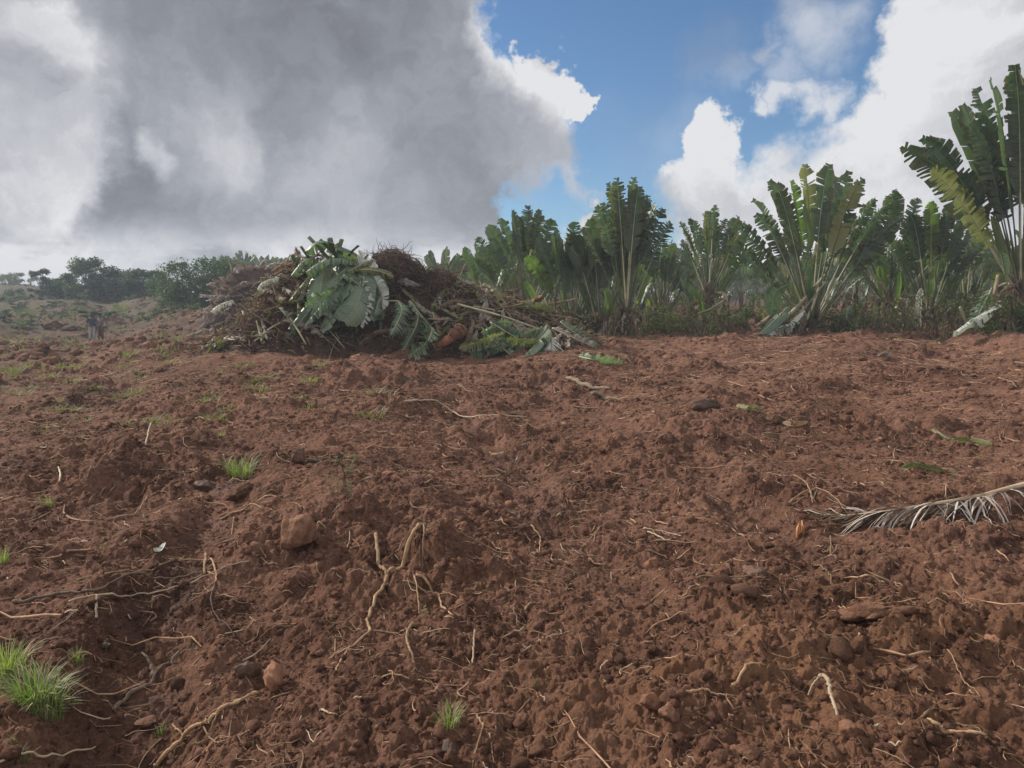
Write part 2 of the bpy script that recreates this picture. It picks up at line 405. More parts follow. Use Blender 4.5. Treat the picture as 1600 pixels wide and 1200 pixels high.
M['rock'] = mat_simple('earthy_rock', (.16, .076, .047), (.31, .16, .098), 7, .9, .25, .8, .02, (.09, .045, .03))
M['rockdark'] = mat_simple('wet_dark_rock', (.055, .032, .023), (.125, .070, .048), 7, .75, .3, .8, .02, (.14, .08, .05))
M['root'] = mat_simple('root_bark', (.19, .115, .068), (.40, .275, .165), 18, .85, .2, .6, .004, (.13, .07, .042))
M['fibre'] = mat_simple('root_fibre', (.13, .070, .045), (.42, .275, .18), 14, .9, .2, .3, .002)
M['straw'] = mat_simple('pale_straw', (.30, .22, .145), (.52, .42, .31), 6, .8, .3, .3, .002)
M['bark'] = mat_simple('dark_branch_bark', (.06, .042, .034), (.17, .12, .092), 15, .9, .2, .8, .006, (.22, .16, .12))
M['orange'] = mat_simple('fresh_cut_orange_wood', (.34, .12, .045), (.58, .26, .11), 14, .7, .3, .5, .004, (.25, .08, .03))
M['stump'] = mat_simple('orange_brown_trunk_skin', (.13, .055, .032), (.33, .145, .075), 5, .75, .3, .8, .01, (.10, .04, .025))
M['trunk'] = mat_simple('fibrous_trunk', (.05, .034, .026), (.15, .105, .078), 9, .9, .2, .9, .02, (.22, .17, .13))
M['heap'] = mat_simple('rotting_heap', (.028, .018, .014), (.105, .062, .043), 5, .95, .15, .9, .04, (.16, .10, .07))
M['stalk'] = mat_simple('green_leaf_stalk', (.055, .075, .035), (.15, .17, .085), 3, .5, .4, .3, .003)
M['stalkpale'] = mat_simple('pale_leaf_stalk', (.22, .21, .13), (.44, .41, .28), 3, .6, .35, .3, .003)
M['stalkdry'] = mat_simple('dry_leaf_stalk', (.12, .088, .062), (.30, .235, .165), 5, .8, .25, .4, .004)
M['leaf'] = mat_leaf('palm_leaf', (.032, .062, .040), (.090, .130, .074), .32, .40, tcol=(1.35, 1.65, .75), dry=(.14, .10, .055))
M['leafyoung'] = mat_leaf('young_palm_leaf', (.062, .105, .030), (.125, .170, .050), .42, .4)
M['leafcut'] = mat_leaf('cut_palm_leaf', (.055, .095, .060), (.165, .215, .145), .25, .45, spec=.5)
M['leafpale'] = mat_leaf('pale_underside_leaf', (.25, .27, .25), (.50, .51, .48), .25, .5, tcol=(1.1, 1.2, .95))
M['leafdry'] = mat_leaf('dry_brown_leaf', (.095, .062, .045), (.24, .165, .115), .25, .75, tcol=(1.5, 1.2, .8), spec=.2)
M['leafgrey'] = mat_leaf('dry_grey_leaf', (.14, .118, .10), (.33, .285, .25), .2, .7, tcol=(1.3, 1.2, 1), spec=.25)
M['leafstrip'] = mat_leaf('bleached_leaf_strip', (.27, .235, .20), (.52, .47, .42), .2, .7, tcol=(1.2, 1.1, 1), spec=.25)
M['leafolive'] = mat_leaf('fading_olive_leaf', (.085, .095, .04), (.19, .19, .085), .3, .55)
M['far'] = mat_leaf('broadleaf_foliage', (.018, .036, .018), (.050, .078, .032), .3, .6, spec=.2)
M['weed'] = mat_leaf('weed_leaf', (.085, .105, .035), (.17, .20, .075), .4, .55)
M['fargrass'] = mat_leaf('pale_grass', (.075, .085, .04), (.17, .17, .08), .3, .6)
M['grass'] = mat_leaf('grass_blade', (.11, .165, .045), (.26, .31, .10), .3, .6)
M['under'] = mat_leaf('undergrowth_leaf', (.03, .05, .024), (.12, .14, .06), .3, .6, spec=.2)

# ------------------------------------------------------------------ the ground: one sheet, finest near the camera
def build_ground():
    azd = np.linspace(R(-40), R(40), 1150)
    azc = np.linspace(R(40), R(320), 64)[1:-1]
    A = np.concatenate([azd, azc]); na = len(A)
    rs = [.25, .5, .8, 1.1, 1.4, 1.6]; r = 1.6
    while r < 26: r *= 1.0027; rs.append(r)
    while r < 75: r *= 1.0045; rs.append(r)
    while r < 450: r *= 1.035; rs.append(r)
    Rr = np.array(rs); nr = len(Rr)
    rr, aa = np.meshgrid(Rr, A, indexing='ij')
    x = (rr*np.sin(aa)).ravel(); y = (rr*np.cos(aa)).ravel()
    z = ground_h(x, y)
    # fraying of the clod edges sideways, so the soil does not look like a height field
    k = np.clip((18-np.hypot(x, y))/8, 0, 1)
    x2 = x + k*.014*perlin(x/.07, y/.07, 201); y2 = y + k*.014*perlin(x/.07, y/.07, 202)
    co = np.stack([x2, y2, z], 1)
    co = np.vstack([co, [[0, 0, float(ground_h(0., 0.))]]]).astype(np.float32)
    i = np.arange(nr-1)[:, None]*na; j = np.arange(na)[None, :]; j2 = (j+1) % na
    q4 = np.stack([i+j, i+na+j, i+na+j2, i+j2], -1).reshape(-1, 4)
    tri = np.stack([np.full(na, nr*na), np.arange(na), (np.arange(na)+1) % na], 1)
    me = bpy.data.meshes.new('ground')
    me.vertices.add(len(co)); me.vertices.foreach_set('co', co.ravel())
    nl = q4.size + tri.size
    me.loops.add(nl); me.loops.foreach_set('vertex_index', np.concatenate([q4.ravel(), tri.ravel()]).astype(np.int32))
    me.polygons.add(len(q4)+len(tri))
    st = np.concatenate([np.arange(len(q4))*4, q4.size + np.arange(len(tri))*3]).astype(np.int32)
    me.polygons.foreach_set('loop_start', st)
    me.update(calc_edges=True); me.validate()
    me.polygons.foreach_set('use_smooth', np.ones(len(me.polygons), bool))
    X = co[:, 0]; Y = co[:, 1]
    azv = np.arctan2(X, Y); rv = np.hypot(X, Y)
    green = np.clip((-.18-azv)/.12, 0, 1)*np.clip((rv-24)/14, 0, 1)*.6 + np.clip((rv-58)/12, 0, 1)*.9
    green = np.maximum(green, .45*np.clip((-.30-azv)/.15, 0, 1)*np.clip((rv-9)/6, 0, 1)*(fbm(X/1.5, Y/1.5, 2, 90) > .1))
    green = np.clip(green, 0, 1)
    wet = ruts(X.astype(float), Y.astype(float))*.9
    ox, oy = gp(1250, 1110); o2 = gp(1450, 960); ochre = np.exp(-((X-ox)/.9)**2-((Y-oy)/.55)**2) + .6*np.exp(-((X-o2[0])/.7)**2-((Y-o2[1])/.6)**2) + .16*np.clip(fbm(X/2.5, Y/2.5, 3, 92)*3, 0, 1)
    for nm, arr in (('green', green), ('wet', wet), ('ochre', ochre)):
        at = me.attributes.new(nm, 'FLOAT', 'POINT'); at.data.foreach_set('value', np.clip(arr, 0, 1).astype(np.float32))
    me.materials.append(M['soil'])
    o = bpy.data.objects.new('ground', me); link(o); tag(o, kind='structure'); return o
build_ground()

# ------------------------------------------------------------------ stones and clods
def ico(sub):
    import bmesh
    bm = bmesh.new(); bmesh.ops.create_icosphere(bm, subdivisions=sub, radius=1)
    v = np.array([p.co[:] for p in bm.verts]); f = np.array([[q.index for q in p.verts] for p in bm.faces]); bm.free(); return v, f
ICO1 = ico(1); ICO2 = ico(2); ICO3 = ico(4)
def rock_shape(base, rng, rough=.35, cuts=9):
    v, f = base; v = v.copy()
    for _ in range(cuts):       # planes that chop the ball into an angular stone
        n = rng.normal(size=3); n /= np.linalg.norm(n); d = rng.uniform(.5, .88)
        s = v@n; v = v - np.outer(np.maximum(0, s-d)*.92, n)
    w_ = perlin(v[:, 0]*2.3+rng.uniform(0, 90), v[:, 1]*2.3+v[:, 2]*1.7) + .45*perlin(v[:, 0]*6.1+v[:, 2]*4.0, v[:, 1]*6.1-v[:, 2]*3.3+rng.uniform(0, 90)) + .25*perlin(v[:, 0]*15+v[:, 2]*11, v[:, 1]*15-v[:, 2]*9)
    v = v*(1+rough*w_[:, None]); v = v*rng.uniform(.75, 1.15, 3)
    return v, f
def mesh_np(name, v, f, mats, smooth=True):
    me = bpy.data.meshes.new(name); me.vertices.add(len(v)); me.vertices.foreach_set('co', np.asarray(v, np.float32).ravel())
    k = f.shape[1]; me.loops.add(f.size); me.loops.foreach_set('vertex_index', f.ravel().astype(np.int32))
    me.polygons.add(len(f)); me.polygons.foreach_set('loop_start', (np.arange(len(f))*k).astype(np.int32))
    me.update(calc_edges=True)
    if smooth: me.polygons.foreach_set('use_smooth', np.ones(len(f), bool))
    me.materials.append(mats)
    return me
rng = np.random.default_rng(5)
def rock(px, py, wpx, label, m='rock', sink=.3, hr=.8, seed=1, name='rock', cat='rock', group=None, rough=.16):
    r = np.random.default_rng(seed); v, f = rock_shape(ICO3, r, rough)
    p = G(px, py); s = wpx/1200*p.y/2
    v = v*np.array([s, s*.85, s*hr])
    o = bpy.data.objects.new(name, mesh_np(name, v, f, M[m])); link(o)
    o.location = (p.x, p.y, gh(p.x, p.y, False) + .02 + s*hr*(1-2*sink)*.8); o.rotation_euler = (r.uniform(-.2, .2), r.uniform(-.2, .2), r.uniform(0, 6))
    return tag(o, label, cat, group)
rock(85, 512, 40, 'largest far mud lump lying left of the two people', 'clod', seed=91, sink=.42, hr=.5, rough=.4, name='earth_clod', cat='clod')
rock(112, 516, 26, 'smaller far mud lump between the largest far one and the two people', 'clod', seed=92, sink=.4, hr=.5, rough=.4, name='earth_clod', cat='clod')
rock(463, 862, 76, 'largest reddish angular rock standing on the bare soil, left of the branching pale root', seed=3, sink=.02, hr=.95)
rock(427, 1072, 56, 'blocky red-brown rock in the left foreground, right of the dark forked branch', seed=7, sink=.15, hr=.95)
rock(385, 1058, 42, 'darker low rock touching the left side of the blocky foreground rock', 'rockdark', seed=8, sink=.3)
rock(1047, 1128, 50, 'square-edged brown clod at the left end of the short pale stick', seed=9, sink=.2)
rock(1018, 1105, 34, 'narrow upright clod just left of the square-edged clod in the foreground', 'rock', seed=19, sink=.2, hr=1.2)
rock(1327, 1150, 46, 'rounded rock at the foot of the short bent pale root', seed=12, sink=.25, hr=.85)
rock(622, 935, 34, 'dark rounded rock behind the fork of the branching pale root', 'rockdark', seed=14, sink=.25)
rock(552, 925, 36, 'brown rock left of the branching pale root', seed=15, sink=.3)
rock(465, 722, 28, 'small dark upright lump by the weedy plants left of centre', 'rockdark', seed=16, sink=.2, hr=1.1)
rock(323, 765, 46, 'flat dark stone below the yellow-green grass tuft', 'rockdark', seed=17, sink=.3, hr=.5)
rock(636, 598, 50, 'flat slab of dark stone on the soil below the debris heap', 'rockdark', seed=18, sink=.3, hr=.45)
rock(1100, 640, 70, 'wide dark clod of mud near the far right of the field centre', 'rockdark', seed=20, sink=.4, hr=.45)
rock(793, 885, 44, 'squat brown block in the middle of the field', seed=21, sink=.4, hr=.6)
rock(1018, 885, 30, 'single small block right of centre in the mid field', seed=22, sink=.3)
rock(700, 1180, 34, 'greyish stone under the grass tuft at the bottom centre', 'rockdark', seed=23, sink=.3, hr=.9)
rock(228, 1135, 38, 'rust-brown stone in the hollow below the dark forked branch', seed=24, sink=.35, hr=.7)
rock(432, 1145, 34, 'small pale-topped stone between the bottom root and the blocky rock', seed=25, sink=.35, hr=.7)
rock(1548, 1008, 40, 'smooth oval clod at the right edge of the foreground', seed=26, sink=.35, hr=.6)
rock(1165, 1180, 60, 'broad lump of red earth at the bottom right of centre', 'clod', seed=27, sink=.4, hr=.7, rough=.25, name='earth_clod', cat='clod')
rock(1375, 960, 110, 'biggest crumbly mound of earth at the right, with fine roots on it', 'clod', seed=28, sink=.4, hr=.55, rough=.3, name='earth_clod', cat='clod')
rock(1180, 900, 60, 'dark overhanging clod beside the hollow right of centre', 'rockdark', seed=29, sink=.4, hr=.6, rough=.3, name='earth_clod', cat='clod')
rock(380, 775, 40, 'knobbly dark clod left of the small weedy plants', 'clod', seed=30, sink=.4, hr=.7, rough=.3, name='earth_clod', cat='clod')
# many loose stones, each its own thing, sharing a few meshes
protos = []
for s in range(9):
    v, f = rock_shape(ICO2, np.random.default_rng(60+s), .35)
    protos.append(mesh_np('rock', v, f, M['rock'] if s % 4 == 1 else M['clod']))
rr = random.Random(4)
cnt = 0
while cnt < 230:
    az_ = rr.uniform(-.62, .62); r_ = 2.3*math.exp(rr.random()**1.2*1.9)
    x, y = r_*math.sin(az_), r_*math.cos(az_)
    if y > 14: continue
    s = min(.075, .014*rr.paretovariate(1.9))
    o = bpy.data.objects.new('loose_stone', rr.choice(protos)); link(o)
    o.scale = (s, s*rr.uniform(.7, 1.1), s*rr.uniform(.5, .9)); o.location = (x, y, gh(x, y) + s*.15); o.rotation_euler = (rr.uniform(-.5, .5), rr.uniform(-.5, .5), rr.uniform(0, 6.3))
    tag(o, 'small loose red-brown stone lying among the clods of the field', 'stone', 'small loose stones on the field'); cnt += 1
def clod_bed():
    r = np.random.default_rng(12); V = []; F = []; b = 0
    shapes = [rock_shape(ICO1 if i % 3 else ICO2, np.random.default_rng(300+i), .55, 4) for i in range(14)]
    N = 42000
    az_ = r.uniform(-.64, .64, N); rad = np.sqrt(r.uniform(0, 1, N)**1.9)*15 + 1.9
    x = rad*np.sin(az_); y = rad*np.cos(az_)
    keep = perlin(x/.7, y/.7, 5) + .5*perlin(x/.25, y/.25, 6) > -.3
    x = x[keep]; y = y[keep]; z = ground_h(x, y); rad = rad[keep]
    s = .0065*(r.pareto(2.4, len(x))+1); s = np.minimum(s, .035)*(1+rad*.05)
    for i in range(len(x)):
        v, f = shapes[i % 14]
        a = r.uniform(0, 6.28); c, sn = math.cos(a), math.sin(a)
        vv = v*s[i]; vv = np.stack([vv[:, 0]*c-vv[:, 1]*sn, vv[:, 0]*sn+vv[:, 1]*c, vv[:, 2]*.8], 1) + (x[i], y[i], z[i]-s[i]*.05)
        V.append(vv); F.append(f+b); b += len(v)
    N = 9000; az_ = r.uniform(-.64, .64, N); rad = r.uniform(11, 26, N); x = rad*np.sin(az_); y = rad*np.cos(az_)
    keep = perlin(x/1.1, y/1.1, 5) > -.15; x = x[keep]; y = y[keep]; z = ground_h(x, y)
    for i in range(len(x)):
        v, f = shapes[i % 14]; sc = .022*(r.pareto(2.6)+1); sc = min(sc, .10); a = r.uniform(0, 6.28); c, sn = math.cos(a), math.sin(a)
        V.append(np.stack([v[:, 0]*c-v[:, 1]*sn, v[:, 0]*sn+v[:, 1]*c, v[:, 2]*.7], 1)*sc + (x[i], y[i], z[i])); F.append(f+b); b += len(v)
    N = 5200; az_ = r.uniform(-.66, -.12, N); rad = r.uniform(26, 88, N); x = rad*np.sin(az_); y = rad*np.cos(az_)
    keep = perlin(x/4.0, y/4.0, 5) > -.2; x = x[keep]; y = y[keep]; z = ground_h(x, y)
    for i in range(len(x)):
        v, f = shapes[i % 14]; sc = min(.07*(r.pareto(2.4)+1), .34); a = r.uniform(0, 6.28); c, sn = math.cos(a), math.sin(a)
        V.append(np.stack([v[:, 0]*c-v[:, 1]*sn, v[:, 0]*sn+v[:, 1]*c, v[:, 2]*.75], 1)*sc + (x[i], y[i], z[i]+.02)); F.append(f+b); b += len(v)
    o = bpy.data.objects.new('soil_crumbs', mesh_np('soil_crumbs', np.vstack(V), np.vstack(F), M['soil'])); link(o)
    tag(o, 'countless small crumbs of red-brown soil strewn over the field', 'soil crumbs', kind='stuff')
clod_bed()

# ------------------------------------------------------------------ fibres and straw over the soil
def fibre_bed(name, label, N, m, lmin, lmax, rmin, rmax, seed, rmaxd, curl, power=1.6, azl=.66, lift=.012):
    r = np.random.default_rng(seed)
    az_ = r.uniform(-azl, azl, N); rad = np.sqrt(r.uniform(0, 1, N)**power)*rmaxd + 1.9
    x = rad*np.sin(az_); y = rad*np.cos(az_)
    K = 6
    ln = lmin*(lmax/lmin)**(r.uniform(0, 1, N)**1.8); a = r.uniform(0, 6.28, N)
    PX = np.zeros((N, K)); PY = np.zeros((N, K)); PX[:, 0] = x; PY[:, 0] = y
    ca = r.normal(0, curl, N)
    for k in range(1, K):
        a = a + ca + r.normal(0, curl*.7, N)
        PX[:, k] = PX[:, k-1] + np.cos(a)*ln/(K-1); PY[:, k] = PY[:, k-1] + np.sin(a)*ln/(K-1)
    PZ = ground_h(PX.ravel(), PY.ravel()).reshape(N, K)
    base = np.maximum(PZ, PZ.mean(1, keepdims=True)); PZ = .45*PZ + .55*base + .004 + r.uniform(0, lift, (N, 1)) + r.uniform(-.3, 1, (N, K))*lift*.6
    tw = rmin*(rmax/rmin)**(r.uniform(0, 1, N)**2)*(1+rad*.06)
    # 3-sided tubes
    P = np.stack([PX, PY, PZ], -1); T = np.gradient(P, axis=1); T /= np.linalg.norm(T, axis=2, keepdims=True)+1e-9
    S = np.cross(T, [0, 0, 1]); S /= np.linalg.norm(S, axis=2, keepdims=True)+1e-9; U = np.cross(S, T)
    tp = np.array([.7, 1, 1, .9, .7, .25])[None, :, None]*tw[:, None, None]
    vs = np.stack([P + tp*(S*math.cos(b)+U*math.sin(b)) for b in (math.pi/2, math.pi/2+2.094, math.pi/2+4.189)], 2)
    V = vs.reshape(-1, 3)
    base_i = (np.arange(N)*K*3)[:, None, None] + (np.arange(K-1)*3)[None, :, None]
    k3 = np.arange(3)[None, None, :]; k4 = (k3+1) % 3
    F = np.stack([base_i+k3, base_i+k4, base_i+3+k4, base_i+3+k3], -1).reshape(-1, 4)
    o = bpy.data.objects.new(name, mesh_np(name, V, F, M[m])); link(o); tag(o, label, name.replace('_', ' '), kind='stuff')
fibre_bed('root_fibres', 'countless thin brown root fibres tangled over the churned soil', 19000, 'fibre', .03, .32, .0008, .0034, 21, 17, .45, lift=.005)
fibre_bed('far_fibres', 'thin roots and straws strewn over the farther half of the field', 5000, 'fibre', .12, .7, .003, .007, 25, 26, .3, power=.9)
fibre_bed('straw_litter', 'countless pale straws and splinters scattered over the soil', 1500, 'straw', .02, .2, .0012, .005, 22, 17, .10)

# ------------------------------------------------------------------ roots and sticks that can be told apart
def drape(pts, lift=.01, n=28, keep=.6):
    s = spline(pts, n); out = []
    zs = [gh(p.x, p.y) for p in s]
    for i, p in enumerate(s):
        a = zs[max(0, i-3):i+4]; z = max(a)*.8 + zs[i]*.2
        out.append(Vector((p.x, p.y, max(z, zs[i]) + lift + p.z)))
    return out
def onground(pp, lifts=None):
    o = []
    for i, (a, b) in enumerate(pp):
        g = G(a, b); o.append(Vector((g.x, g.y, 0 if lifts is None else lifts[i])))
    return o
def root(paths, label, m='root', name='root', cat='root', seed=0, group=None, sides=7):
    """paths: list of (photo points, start width px, end width px, lifts)"""
    rn = random.Random(seed); mb = MB(); org = None
    root_o = None
    for k, (pp, w0, w1, lifts) in enumerate(paths):
        w0 *= .62 if name == 'splinter' else .82; w1 *= .75
        g = onground(pp, lifts); d = g[0].y
        s = drape(g, .15*w0/1200*d, max(16, len(pp)*7))
        if org is None: org = s[0].copy()
        n = len(s); r0, r1 = w0/2400*d, w1/2400*d
        for i in range(1, n-1): s[i] = s[i] + Vector((rn.gauss(0, 1), rn.gauss(0, 1), rn.gauss(0, .6)))*r0*.22
        rad = [(r0+(r1-r0)*i/(n-1))*(1+.10*math.sin(i*.9+k)+rn.uniform(-.08, .08)) for i in range(n)]
        tube(mb, s, rad, sides, rnd=rn)
    o = mb.build(name, M[m], origin=org); return tag(o, label, cat, group)
root([([(665, 858), (640, 885), (612, 905), (600, 935), (575, 968), (578, 990), (545, 1015), (520, 1060)], 8, 3, None),
      ([(588, 865), (592, 890), (603, 915), (606, 930)], 7, 5, [.05, .03, .01, 0]),
      ([(612, 895), (640, 910), (652, 940), (655, 960)], 4, 2, None), ([(650, 925), (680, 930), (692, 950), (706, 960)], 6, 3, None),
      ([(662, 862), (663, 885), (660, 900)], 4, 2, [.03, .02, 0]), ([(630, 935), (660, 932), (690, 937), (715, 940)], 4, 2, None),
      ([(578, 985), (610, 985), (636, 995), (634, 1015)], 4, 3, None), ([(545, 1015), (515, 1035), (480, 1055)], 3, 1.5, None)],
     'pale branching root lying left of centre in the foreground, forked like antlers', seed=1)
root([([(645, 992), (636, 1010), (640, 1028), (648, 1040)], 6, 4, [.04, .02, .01, 0])], 'stubby pale root end just below the antler-like branching root', seed=2)
root([([(404, 1093), (372, 1103), (342, 1118), (318, 1140), (285, 1165), (240, 1200)], 7, 10, None), ([(318, 1140), (335, 1165), (355, 1160), (362, 1135)], 4, 2, None),
      ([(345, 1115), (325, 1150), (300, 1170)], 4, 2, None), ([(270, 1135), (285, 1150), (300, 1150)], 4, 3, None)],
     'long pale root winding to the bottom edge, lower left', seed=3)
root([([(280, 1020), (262, 1040), (240, 1060), (225, 1078), (195, 1090), (178, 1115)], 6, 9, None), ([(240, 1058), (235, 1045), (222, 1035)], 9, 4, [0, .02, .04])],
     'thick dark forked branch over the edge of the hollow, lower left', 'bark', 'branch', 'branch', 4, sides=9)
root([([(20, 938), (90, 932), (150, 925), (215, 912), (270, 905), (330, 893)], 7, 3, None)], 'long grey stick lying level at the left edge', 'bark', 'stick', 'stick', 5)
root([([(108, 948), (180, 940), (240, 930), (330, 905), (390, 878)], 4, 3, None)], 'long thin pale stick running up right, below the grey stick', 'straw', 'stick', 'stick', 6)
root([([(120, 912), (190, 900), (250, 895), (300, 880)], 5, 2, None)], 'brown stick just above the long grey stick', 'root', 'stick', 'stick', 7)
root([([(152, 950), (151, 975)], 6, 5, [.04, 0])], 'short whitish splinter standing below the grey sticks', 'straw', 'splinter', 'splinter', 8)
root([([(275, 872), (300, 880), (325, 885), (338, 905), (325, 925), (300, 935)], 4, 2.5, None), ([(322, 882), (320, 905)], 6, 5, [.05, 0])], 'thin looping root with a cut stub, left of the largest rock', seed=9)
root([([(1058, 1098), (1085, 1090), (1110, 1086), (1145, 1085)], 7, 4, None)], 'short pale stick lying level right of the square-edged clod', 'root', 'stick', 'stick', 10)
root([([(1280, 1082), (1292, 1092), (1298, 1108), (1308, 1122)], 9, 6, [.03, .03, .02, .0]), ([(1262, 1090), (1272, 1084), (1282, 1083)], 3, 4, [.0, .02, .03])], 'short bent pale root with a bleached tip in the right foreground', 'straw', seed=11)
root([([(1145, 1078), (1165, 1062), (1195, 1055)], 8, 4, None)], 'brown forked root piece above the right foreground mound', seed=12)
root([([(1297, 845), (1298, 860), (1292, 875), (1270, 885), (1285, 895), (1297, 905), (1298, 922)], 3, 2, None)], 'thin wriggling pale rootlet beside the orange wood splinter', 'root', seed=13)
root([([(1448, 1140), (1490, 1150), (1540, 1165)], 9, 7, None)], 'thick brown stick half buried at the bottom right', 'root', 'stick', 'stick', 14)
root([([(1440, 1125), (1470, 1118), (1500, 1120)], 6, 3, None)], 'curved brown root above the half-buried stick, bottom right', seed=15)
root([([(742, 1008), (740, 1022), (738, 1048)], 5, 4, [.07, .04, 0])], 'narrow pale splinter standing up near the bottom centre', 'straw', 'splinter', 'splinter', 16)
root([([(630, 634), (690, 642), (755, 652), (828, 662)], 4, 2, None)], 'long straight thin pole lying on the soil below the heap', 'straw', 'stick', 'stick', 17)
root([([(885, 605), (920, 608), (955, 612)], 9, 7, None)], 'pale thick pole on the soil in front of the heap at centre right', 'stalkdry', 'pole', 'pole', 18)
root([([(925, 622), (950, 624), (970, 626)], 8, 5, None)], 'shorter pole piece just below the pale thick pole', 'stalkdry', 'pole', 'pole', 19)
root([([(905, 860), (935, 830), (950, 818), (975, 812), (990, 822)], 4, 2.5, None), ([(930, 832), (928, 850)], 3, 2, None)], 'thin arched root on the bank in the middle of the field', seed=20)
root([([(830, 822), (840, 835), (845, 850), (842, 868)], 3.5, 2, None)], 'thin pale root hanging down the dark bank at centre', seed=21)
root([([(1005, 828), (1035, 830), (1065, 834)], 3.5, 2, None), ([(1012, 832), (1040, 842), (1055, 838)], 3, 2, None)], 'pair of thin straws lying right of the arched root', 'straw', seed=22)
root([([(820, 955), (830, 942), (845, 938)], 5, 3, None)], 'small hooked root below the squat brown block', seed=23)
root([([(175, 810), (215, 800), (245, 770)], 2.5, 2, None)], 'thin root climbing to the right on the left slope', seed=24)
root([([(90, 770), (95, 755), (92, 742)], 4, 3, [.0, .02, .05])], 'pale crooked twig standing on the left slope', 'straw', 'twig', 'twig', 25)
root([([(228, 700), (232, 685), (238, 672)], 3.5, 2.5, [0, .03, .08])], 'small pale bent twig standing in the upper left of the field', 'straw', 'twig', 'twig', 26)
root([([(270, 660), (300, 655), (330, 660)], 3, 2, None)], 'thin brown root left of the yellow-green weeds', seed=27)
root([([(345, 810), (375, 800), (410, 795)], 4, 2.5, None), ([(362, 835), (365, 815)], 3, 2, [0, .05])], 'brown root with an upright shoot, above and left of the largest rock', seed=28)
root([([(340, 900), (330, 945), (345, 975), (368, 998)], 3, 2.5, None)], 'straight dark twig lying down the slope left of centre', 'bark', 'twig', 'twig', 29)
root([([(480, 722), (505, 722), (530, 722)], 8, 6, None)], 'short dark log end beside the small upright lump', 'bark', 'log', 'log', 30)
root([([(500, 1110), (515, 1118), (528, 1122)], 6, 3, None)], 'little bleached splinter lying at the bottom left of centre', 'straw', 'splinter', 'splinter', 31)
root([([(585, 1058), (610, 1060), (640, 1068)], 4, 3, None)], 'slim brown stick below the antler-like root', 'root', 'stick', 'stick', 32)
root([([(745, 1120), (755, 1150), (742, 1185), (738, 1200)], 4, 3, None), ([(765, 1160), (772, 1200)], 2.5, 2, None)], 'thin roots hanging at the bottom centre', seed=33)
root([([(0, 1198), (75, 1195), (150, 1180)], 6, 4, None)], 'pale stick at the very bottom left corner', 'straw', 'stick', 'stick', 34)
root([([(1225, 790), (1270, 770), (1320, 800)], 3, 2, None), ([(1240, 755), (1262, 770), (1270, 790)], 3.5, 2, [.05, .03, 0])], 'tangle of thin grey roots left of the dead frond', 'root', seed=35)
root([([(1480, 1020), (1500, 1060), (1530, 1110)], 3, 2, None)], 'long thin root running down the right foreground', seed=36)
root([([(1310, 950), (1350, 970), (1400, 955), (1440, 940)], 2.5, 2, None)], 'fine root across the biggest crumbly mound', seed=37)
# small sticks and roots: one thing each, shared meshes
sp = []
for s in range(14):
    rn = random.Random(90+s); mb = MB(); n = 9; a = 0; p = Vector((0, 0, 0)); pts = [p.copy()]
    for i in range(n):
        a += rn.gauss(0, .38 if s % 3 else .08); p = p + Vector((math.cos(a), math.sin(a), rn.gauss(0, .14)))*.12; pts.append(p.copy())
    c = pts[len(pts)//2].copy(); pts = [q_-c for q_ in pts]
    rad = [.016*(1-.06*i)*rn.uniform(.8, 1.2) for i in range(len(pts))]
    tube(mb, pts, rad, 6, rnd=rn)
    if s % 3 == 1: tube(mb, [pts[4], pts[4]+Vector((.08, .12, .05)), pts[4]+Vector((.13, .25, .02))], [.012, .009, .005], 5)
    o = mb.build('small_root', M[('root', 'fibre', 'root', 'straw')[s % 4]]); sp.append(o.data); bpy.data.objects.remove(o)
rr = random.Random(14); cnt = 0
while cnt < 250:
    az_ = rr.uniform(-.62, .62); r_ = 2.3*math.exp(rr.random()*2.0)
    x, y = r_*math.sin(az_), r_*math.cos(az_)
    if y > 15.5: continue
    s = rr.uniform(.05, .2)*(1+r_*.045); a = rr.uniform(0, 6.28); rad_ = s*.5
    zs = [gh(x+math.cos(a)*k*rad_, y+math.sin(a)*k*rad_) for k in (-.8, 0, .8)]
    o = bpy.data.objects.new('small_root', rr.choice(sp)); link(o); o.scale = (s*.9, s*.9, s*.7)
    o.location = (x, y, max(sum(zs)/3, zs[1])+.006)
    o.rotation_euler = (0, -math.atan2(zs[2]-zs[0], 1.6*rad_), a)
    tag(o, 'small broken root or twig lying on the churned red soil', 'root', 'small broken roots scattered over the field'); cnt += 1

